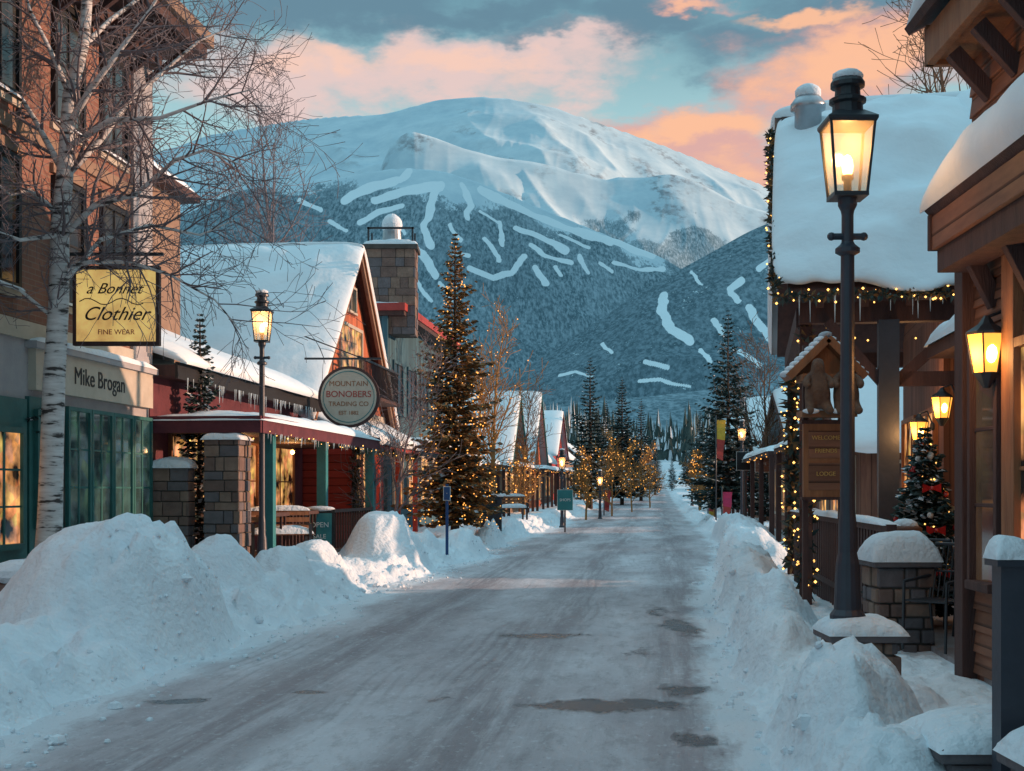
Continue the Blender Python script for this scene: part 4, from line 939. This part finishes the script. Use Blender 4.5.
snow_slab('lower_roof_snow',(xe-.04,1,3.9),(xe-.04,10.42,3.9),(xw,10.42,4.18),(xw,1,4.18),.33,e,MR,n=110,m=20,seed=9,over=.05,pw=5,nz=.35,rag=.06)
snow_slab('upper_roof_snow',(xe-.12,1,5.42),(xe-.12,10.6,5.42),(xw+1,10.6,6.1),(xw+1,1,6.1),.42,e,MR,n=110,m=20,seed=10,over=.08,pw=5,rag=.06)
AMB=emis('amber_glass',(1,.42,.06),1.4)
def wall_lantern(base,power,sc=1.,dx=1):
    e=group('wall_lantern',base);c=Vector(base);m_=MB()
    m_.lathe(c,[(.02*sc,-.17*sc),(.04*sc,-.14*sc),(.06*sc,-.11*sc),(.08*sc,-.085*sc)],METAL,n=8)
    m_.lathe(c,[(.12*sc,.13*sc),(.12*sc,.145*sc),(.05*sc,.19*sc),(.015*sc,.24*sc)],METAL,n=8)
    for i in range(6):
        a=i*math.pi/3;m_.beam(c+Vector((.075*math.cos(a),.075*math.sin(a),-.09))*sc,c+Vector((.117*math.cos(a),.117*math.sin(a),.14))*sc,.008*sc,.008*sc,METAL)
    m_.cyl(c+Vector((0,0,.23*sc)),c+Vector((dx*.1*sc,0,.27*sc)),.01*sc,.01*sc,METAL,6);m_.cyl(c+Vector((dx*.1*sc,0,.27*sc)),c+Vector((dx*.17*sc,0,.1*sc)),.01*sc,.01*sc,METAL,6)
    m_.cyl(c+Vector((dx*.15*sc,0,.08*sc)),c+Vector((dx*.18*sc,0,.08*sc)),.05*sc,.05*sc,METAL,12);m_.obj('frame',MI,e)
    g=MB();g.lathe(c,[(.072*sc,-.085*sc),(.112*sc,.13*sc)],AMB,n=6);g.obj('glass',MI,e)
    k=MB();k.ball(c+Vector((0,-.07*sc,.02*sc)),.035*sc,BULB,(1,1,1.6));k.obj('bulb',MI,e,smooth=True)
    point(e,c+Vector((-dx*.16*sc,-.05,0)),power,r=.08)
q=P(986,360,9.75);wall_lantern(Vector((q.x-.05,q.y-.15,q.z)),14,1.3);wall_lantern(P(942,410,15.2),14,1.1);wall_lantern(P(919,433,16.),10,1.)
def pillar(name,x0,x1,y0,y1,z0,z1,sz,sn,M=MI):
    e=group(name,((x0+x1)/2,(y0+y1)/2,z0),M);st=MB();stone_stack(st,x0,x1,y0,y1,z0,z1,sz);st.box(x0-.05,x1+.05,y0-.05,y1+.05,z1,z1+.07,STONES[2]);st.obj('stonework',M,e,bevel=.015)
    s=MB();snow_cap(s,x0-.06,x1+.06,y0-.06,y1+.06,z1+.06,sn,3);s.obj('snow_cap',M,e,smooth=True);return e
c=P(897,0,12.4);pillar('stone_pillar',c.x-.27,c.x+.27,12.1,12.64,.1,.98,.14,.26)
c=P(858,0,9.6);pillar('lamp_pedestal',c.x-.22,c.x+.24,9.37,9.83,.0,.60,.13,.12)
pillar('stone_steps_wall',2.05,3.2,6.1,6.7,-.1,.42,.13,.14)
pillar('stone_steps_wall',2.15,3.2,5.3,5.6,-.1,.52,.13,.16)
e=group('porch_railing',(2.2,5.6,0));k=MB()
x,y=2.235,5.85
k.box(x-.055,x+.055,y-.055,y+.055,0,1.36,POSTM);k.box(x-.08,x+.08,y-.08,y+.08,1.36,1.41,POSTM)
k.box(2.29,3.3,5.82,5.88,1.16,1.24,POSTM);k.box(2.29,3.3,5.82,5.88,.72,.78,POSTM)
for x in np.arange(2.39,3.3,.12): k.box(x-.015,x+.015,5.835,5.865,.78,1.16,POSTM)
k.obj('rails',MI,e)
k=MB();snow_cap(k,2.15,2.32,5.76,5.94,1.40,.11,2);snow_cap(k,2.3,3.3,5.79,5.91,1.24,.09,2);k.obj('rail_snow',MI,e,smooth=True)
# wooden carved sign + bears
e=group('carved_wood_sign',P(825,500,12.2));k=MB();D=12.2
def bx(px0,px1,py0,py1,th,mat,dy=0):
    a=P(px0,py1,D);b=P(px1,py0,D);k.box(a.x,b.x,D+dy-th/2,D+dy+th/2,a.z,b.z,mat)
bx(804,809,345,600,.06,WOODD,.06);bx(840,845,345,600,.06,WOODD,.06)
bx(803,846,424,497,.05,WOODO);bx(801,848,420,424,.07,WOODD);bx(801,848,497,500,.07,WOODD);bx(808,841,431,458,.07,WOODB);bx(808,841,463,490,.07,WOODB)
a=P(786,378,D);b=P(825,340,D);c2=P(862,378,D)
k.beam(a,b,.3,.07,WOODO);k.beam(b,c2,.3,.07,WOODO)
k.prism([P(792,376,D),P(856,376,D),P(824,344,D)],(0,.04,0),WOODO);bx(797,851,376,383,.3,WOODO,-.1);bx(797,851,412,418,.26,WOODO,-.1)
k.obj('boards_and_posts',MI,e)
for dy,t in((438,"WELCOME"),(451,"FRIENDS"),(474,"LODGE")): q=P(825,dy,D);text(e,t,(q.x,D-.04,q.z),.055,GOLDP)
FUR=pm('carved_bear_wood',(.17,.10,.065),(.08,.045,.035),scale=9,rough=.8,bump=.7,bscale=40)
def bear(c,s,par):
    V=[(0,0,0),(0,0,.12),(0,0,.24),(0,-.01,.34),(0,-.03,.42),(0,-.10,.41),(-.10,0,.27),(-.16,-.08,.2),(-.13,-.14,.14),(.10,0,.27),(.16,-.08,.2),(.13,-.14,.14),(-.09,-.03,-.05),(-.12,-.12,-.14),(-.12,-.19,-.13),(.09,-.03,-.05),(.12,-.12,-.14),(.12,-.19,-.13),(-.055,-.02,.49),(.055,-.02,.49)]
    R=[.13,.145,.12,.075,.095,.045,.06,.05,.045,.06,.05,.045,.075,.055,.045,.075,.055,.045,.028,.028]
    E=[(0,1),(1,2),(2,3),(3,4),(4,5),(2,6),(6,7),(7,8),(2,9),(9,10),(10,11),(0,12),(12,13),(13,14),(0,15),(15,16),(16,17),(4,18),(4,19)]
    me=bpy.data.meshes.new('bear_figure');me.from_pydata([(x*s,y*s,z*s) for x,y,z in V],E,[]);me.materials.append(FUR)
    o=bpy.data.objects.new('bear_figure',me);col.objects.link(o);o.location=Vector(c)-par.location;o.parent=par
    m=o.modifiers.new('skin','SKIN');m.use_smooth_shade=True
    for i,r_ in enumerate(R): me.skin_vertices[0].data[i].radius=(r_*s,r_*s)
    me.skin_vertices[0].data[0].use_root=True
    o.modifiers.new('sub','SUBSURF').levels=2;o.modifiers['sub'].render_levels=2
q=P(811,402,D);bear((q.x,q.y-.26,q.z),.76,e);q=P(839,402,D);bear((q.x,q.y-.26,q.z),.76,e)
s_=MB()
for px in(811,839):
    q=P(px,411,D-.36);s_.ball(q,.05,SNOW,(1.6,.6,.5))
a=P(786,374,D);b=P(825,335,D);c2=P(862,374,D)
for p0,p1 in((a,b),(b,c2)):
    for i in range(9): s_.ball(p0.lerp(p1,i/8),.045,SNOW,(1.3,3.2,.7),n=8)
s_.obj('sign_snow',MI,e,smooth=True)
b=Vector(P(925,0,14.2));b.z=.25;xt=place_tree('christmas_tree',spruce_mesh('x',2.15,.55,28,13,snow=.2,lights=80,z0=.1,dens=3,seed=31,ls=.012),b)
k=MB();rb=random.Random(4);BAUB=pm('red_bauble',(.65,.03,.03),(.5,.02,.02),rough=.2,bump=0,spec=.6)
for i in range(46):
    f=rb.random()**1.3;a=rb.random()*6.28;q=.56*(1-f)*1.0+.03;k.ball((b.x+math.cos(a)*q,b.y+math.sin(a)*q,.45+f*1.8),.036,BAUB if rb.random()<.7 else WHITE,n=8)
for f in(.15,.4,.65):
    q=.56*(1-f);zc=.55+f*1.8;k.prism([(b.x-.1,b.y-q-.04,zc+.05),(b.x,b.y-q-.04,zc+.01),(b.x,b.y-q-.04,zc-.01),(b.x-.1,b.y-q-.04,zc-.05)],(0,.02,0),BAUB);k.prism([(b.x+.1,b.y-q-.04,zc+.05),(b.x,b.y-q-.04,zc+.01),(b.x,b.y-q-.04,zc-.01),(b.x+.1,b.y-q-.04,zc-.05)],(0,.02,0),BAUB);k.ball((b.x,b.y-q-.04,zc),.025,BAUB,n=8)
k.obj('baubles',MI,xt,smooth=False)
e=group('ceramic_urn',P(905,560,13.6));c=P(905,0,13.6);k=MB();k.lathe((c.x,c.y,.25),[(.12,0),(.2,.1),(.28,.35),(.3,.6),(.25,.85),(.16,.98),(.18,1.05),(.13,1.08)],pm('terracotta',(.2,.085,.055),(.12,.055,.035)),n=24);k.ball((c.x,c.y,1.32),.12,SNOW,(1.2,1.2,.7));k.obj('urn',MI,e,smooth=True)
def chair(base,rz):
    e=group('metal_chair',base);M=Matrix.Translation(base)@Matrix.Rotation(rz,4,'Z');k=MB()
    for x in(-.22,.22):
        k.cyl((x,-.22,0),(x,-.2,.62),.014,.014,METAL,8);k.cyl((x,.26,0),(x,.2,.45),.014,.014,METAL,8);k.cyl((x,.2,.45),(x,.3,.95),.014,.014,METAL,8);k.cyl((x,-.2,.62),(x,.24,.66),.016,.016,METAL,8)
    for i in range(9): k.box(-.22,.22,-.2+i*.047,-.17+i*.047,.44,.455,METAL)
    for i in range(8): x=-.19+i*.054;k.cyl((x,.2,.46),(x,.3,.93),.007,.007,METAL,6)
    k.cyl((-.22,.3,.95),(.22,.3,.95),.016,.016,METAL,8);k.cyl((-.22,.25,.7),(.22,.25,.7),.01,.01,METAL,8);k.obj('frame',M,e)
b=P(938,0,11.8);chair(Vector((b.x,b.y,.25)),-.9);b=P(950,0,13.2);chair(Vector((b.x,b.y,.25)),2.2)
# ---------------------------------------------------------------- street furniture left
def aboard(base,rz):
    e=group('sandwich_board_sign',base);M=Matrix.Translation(base)@Matrix.Rotation(rz,4,'Z');k=MB()
    k.beam((0,-.25,0),(0,-.02,.98),.62,.03,BLACK);k.beam((0,.25,0),(0,.02,.98),.62,.03,BLACK)
    k.beam((0,-.235,.14),(0,-.055,.9),.5,.045,TEAL);k.obj('boards',M,e)
    text(e,"OPEN",(0,-.2,.66),.15,WHITE,M);text(e,"SALE",(0,-.25,.42),.13,WHITE,M)
    s=MB();s.ball((0,0,1.0),.1,SNOW,(3.2,1.2,.6));s.obj('snow_cap',M,e,smooth=True)
b=G(320,27.5);aboard(Vector((b.x,b.y,max(b.z,.3))),.1)
def bench(base,rz):
    e=group('park_bench',base);M=Matrix.Translation(base)@Matrix.Rotation(rz,4,'Z');k=MB()
    for x in(-.55,.55):
        k.box(x-.03,x+.03,-.2,-.14,0,.44,METAL);k.box(x-.03,x+.03,.2,.26,0,.9,METAL);k.box(x-.03,x+.03,-.2,.26,.4,.44,METAL);k.box(x-.03,x+.03,-.22,.2,.62,.66,METAL);k.box(x-.03,x+.03,-.22,-.16,.44,.62,METAL)
    for i in range(4): k.box(-.6,.6,-.2+i*.11,-.11+i*.11,.44,.47,WOODO)
    for i in range(3): k.box(-.6,.6,.17,.2,.55+i*.13,.64+i*.13,WOODO)
    snow_cap(k,-.62,.62,-.22,.2,.47,.16,2);snow_cap(k,-.62,.62,.14,.28,.91,.1,2);k.obj('frame',M,e)
b=G(280,25);bench(Vector((b.x,b.y,max(b.z,.4))),math.pi/2-TH-1.1);b=G(512,50);bench(b,.4)
def post_sign(name,px,D,ptop,plate,wd,txt,pm_=METAL):
    b=G(px,D);e=group(name,b);k=MB();k.cyl(b-Vector((0,0,.3)),(b.x,b.y,P(px,ptop,D).z),.035,.035,pm_,8)
    a=P(px-wd/2,plate[1],D);c=P(px+wd/2,plate[0],D);k.box(a.x,c.x,D-.07,D-.05,a.z,c.z,txt[1]);k.box(a.x-.015,c.x+.015,D-.05,D-.04,a.z-.015,c.z+.015,WHITE)
    k.obj('post_and_plate',MI,e);text(e,txt[0],((a.x+c.x)/2,D-.075,(a.z+c.z)/2),(c.x-a.x)*.25,WHITE)
BLUEP=pm('blue_paint',(.02,.07,.2),(.015,.05,.14),rough=.5)
post_sign('parking_sign',447,30,484,(487,500),6,("P",BLUEP),BLUEP)
post_sign('street_sign',565,52,478,(490,510),15,("SHOPS",TEAL))
post_sign('street_sign',745,50,445,(452,470),17,("3RD",BLACK));post_sign('street_sign',762,44,450,(456,472),14,("CAFE",BRICK))
e=group('litter_bin',G(490,44));c=e.location;k=MB();k.box(c.x-.4,c.x+.4,c.y-.3,c.y+.3,c.z-.1,c.z+1.0,POSTM)
for i in range(9): k.box(c.x-.38+i*.09,c.x-.33+i*.09,c.y-.33,c.y-.3,c.z,c.z+.8,METAL)
k.box(c.x-.45,c.x+.45,c.y-.35,c.y+.35,c.z+1.,c.z+1.06,METAL);k.box(c.x-.25,c.x+.25,c.y-.32,c.y-.3,c.z+.82,c.z+.95,BLACK);snow_cap(k,c.x-.45,c.x+.45,c.y-.35,c.y+.35,c.z+1.06,.2,2);k.obj('bin_body',MI,e)
def banner(px,D,py0,py1,c1,c2,wd=.4):
    b=G(px,D);e=group('street_banner',b);k=MB();a=P(px,py0,D);c=P(px,py1,D);k.cyl(b,(b.x,b.y,a.z+.2),.035,.03,METAL,8)
    n=10;ps=[]
    for i in range(n+1):
        f=i/n;w_=wd*(1-.35*f);ps+= [(b.x+.04,b.y+.04*math.sin(i*.9),a.z+(c.z-a.z)*f),(b.x+.04+w_,b.y+.09*math.sin(i*.9+.7),a.z+(c.z-a.z)*f-.12*f)]
    for i in range(n): k.add([ps[2*i],ps[2*i+1],ps[2*i+3],ps[2*i+2]],[(0,1,2,3)],c1 if i<n//2 else c2)
    k.obj('flag',MI,e,smooth=True)
YP=pm('yellow_cloth',(.6,.4,.05),(.5,.3,.04))
PKP=pm('pink_cloth',(.6,.05,.15),(.45,.04,.1))
banner(716,56,420,458,YP,REDP);banner(708,70,500,522,REDP,YP);banner(722,54,492,520,PKP,REDP);banner(604,80,490,510,REDP,REDP)
e=group('boulder',P(25,590,13.8));k=MB();c=P(25,585,13.8);k.ball((c.x,c.y,.55),.34,STONES[0],(1.2,1,.7),n=12,jit=.12);k.ball((c.x,c.y,.82),.3,SNOW,(1.2,1,.5),n=12,jit=.05);k.obj('rock',MI,e)
place_tree('evergreen_shrub',spruce_mesh('sh',3.6,.8,26,13,snow=.22,seed=41,dens=1.5),Vector((P(8,0,18.9).x,18.9,2.35)),0,.62)
mb=MB();rr=random.Random(9)
for i in range(900):
    s=rr.uniform(7,40)
    side_=rr.random()<.6
    t=(float(TL(s))-rr.gauss(-.1,.28)) if side_ else (float(TR(s))+rr.gauss(-.05,.15))
    r_=rr.uniform(.01,.035)*(2. if rr.random()<.12 else 1);z=max(float(gz(t,s)),float(zb(s))+.0)
    mb.ball((t,s,z+r_*.1),r_,SNOW,(1,1,.75),n=6,jit=.2)
mb.obj('snow_chunks',MS)
# ---------------------------------------------------------------- camera
cam=bpy.data.cameras.new('camera');co=bpy.data.objects.new('camera',cam);col.objects.link(co);co.location=(0,0,CH);co.rotation_euler=(math.pi/2,0,0)
cam.sensor_width=36;cam.lens=F/1024*36;cam.shift_y=(HY-385.5)/1024;cam.clip_end=30000;cam.clip_start=.1;scene.camera=co
# ---------------------------------------------------------------- sun + sky
EL=math.radians(8);AZ=math.radians(84)
sd=Vector((math.sin(AZ)*math.cos(EL),math.cos(AZ)*math.cos(EL),math.sin(EL)))
sl_=bpy.data.lights.new('sun','SUN');sl_.energy=5.;sl_.angle=math.radians(.5);sl_.color=(1,.60,.40);so=bpy.data.objects.new('sun',sl_);col.objects.link(so);so.rotation_euler=(-sd).to_track_quat('-Z','Y').to_euler()
w=bpy.data.worlds.new('World');scene.world=w;w.use_nodes=True;nt=w.node_tree;bg=nt.nodes['Background'];bg.inputs[1].default_value=.1
sky=nd(nt,'ShaderNodeTexSky',sky_type='NISHITA',sun_disc=False,sun_elevation=EL,sun_rotation=AZ)
tc=nd(nt,'ShaderNodeTexCoord');nv=tc.outputs['Generated']
_,rng0,mix,mth=mathn(nt)
rng=lambda x,a,bb,c=0.,d=1.:rng0(x,a,bb,c,d,True)
def vm(op,a,bb):
    x=nd(nt,'ShaderNodeVectorMath',operation=op)
    for k,q in((0,a),(1,bb)):
        if isinstance(q,tuple): x.inputs[k].default_value=q
        else: nt.links.new(q,x.inputs[k])
    return x
def wnoise(sc,st=(1,1,1),det=6.,off=(0,0,0),ro=.6):
    mp=nd(nt,'ShaderNodeMapping');mp.inputs['Scale'].default_value=st;mp.inputs['Location'].default_value=off;nt.links.new(nv,mp.inputs[0])
    n=nd(nt,'ShaderNodeTexNoise',i_Scale=sc,i_Detail=det,i_Roughness=ro);nt.links.new(mp.outputs[0],n.inputs['Vector']);return n
n1=wnoise(7.,(1,1,2.2))
warp=vm('SCALE',vm('SUBTRACT',n1.outputs['Color'],(.5,.5,.5)).outputs[0],(0,0,0));warp.inputs['Scale'].default_value=.11
wd_=vm('ADD',nv,warp.outputs[0]).outputs[0]
n2=wnoise(15.,(1,1,2.2),7.,(3,1,2),.58)
def blobs(lst):
    tot=None
    for px,py,rx,ry,a in lst:
        d=Vector(((px-512)/F,1,(HY-py)/F)).normalized()
        q=vm('MULTIPLY',vm('SUBTRACT',wd_,tuple(d)).outputs[0],(F/rx,F/max(rx,ry)*.6,F/ry)).outputs[0]
        ln=nd(nt,'ShaderNodeVectorMath',operation='LENGTH');nt.links.new(q,ln.inputs[0])
        v=rng(ln.outputs['Value'],0,1.5,a,0)
        tot=v if tot is None else mth('MAXIMUM',tot,v)
    return tot
def K(r,g,b_,s=10.): c=L(r,g,b_);return (c[0]*s,c[1]*s,c[2]*s,1)
sp=nd(nt,'ShaderNodeSeparateXYZ');nt.links.new(nv,sp.inputs[0]);z=sp.outputs[2]
base=mix(rng(z,.05,.20),K(200,222,225),K(172,214,220))
base=mix(rng(z,.25,.36),base,K(118,164,180))
base=mix(rng(z,.38,.8),base,(6.0,10.8,13.0,1))
base=mix(rng(sp.outputs[1],-.45,.35,.5,0),base,(2.0,3.1,3.8,1))   # unseen sky behind the camera dimmed to darken camera-facing sides
base=mix(.08,base,sky.outputs[0])
tex=mth('SUBTRACT',n2.outputs[0],.5)
def mask(lst,k=1.4,lo=.22,hi=.85):
    return rng(mth('ADD',blobs(lst),mth('MULTIPLY',tex,k)),lo,hi)
n3=wnoise(3.,(1,1,2.5),7.,(7,2,1))
gen=mth('MULTIPLY',rng(n3.outputs[0],.52,.68),rng(z,.36,.5))
base=mix(mth('MULTIPLY',gen,.45),base,K(170,190,205))
c=mix(mth('MULTIPLY',mask([(290,92,120,40,.9),(430,78,190,40,1.),(570,66,90,30,.85),(220,60,80,36,.6)]),.9),base,K(236,204,198))
c=mix(mth('MULTIPLY',mask([(350,62,90,20,.8),(470,72,110,14,.75),(290,80,60,16,.7)]),.8),c,K(250,206,186))
c=mix(mth('MULTIPLY',mask([(330,8,190,30,1.),(480,22,120,22,.95),(640,20,130,28,1.),(545,42,80,12,.7),(760,45,100,34,.9),(850,20,130,50,.85),(240,20,60,30,.7)]),.92),c,K(104,138,157))
c=mix(mth('MULTIPLY',mask([(690,145,120,50,1.),(640,118,60,26,.9),(745,165,100,50,1.),(870,70,150,58,.9),(700,6,70,12,.9)]),.93),c,K(226,172,164))
c=mix(mth('MULTIPLY',mask([(680,122,80,20,.95),(735,124,60,18,.8),(745,165,60,20,.65),(870,62,110,34,.95),(810,18,60,12,.85),(700,6,50,9,.95)],1.7),.92),c,K(255,194,156))
nt.links.new(c,bg.inputs[0])
scene.view_settings.view_transform='Standard';scene.view_settings.look='None';scene.view_settings.exposure=0
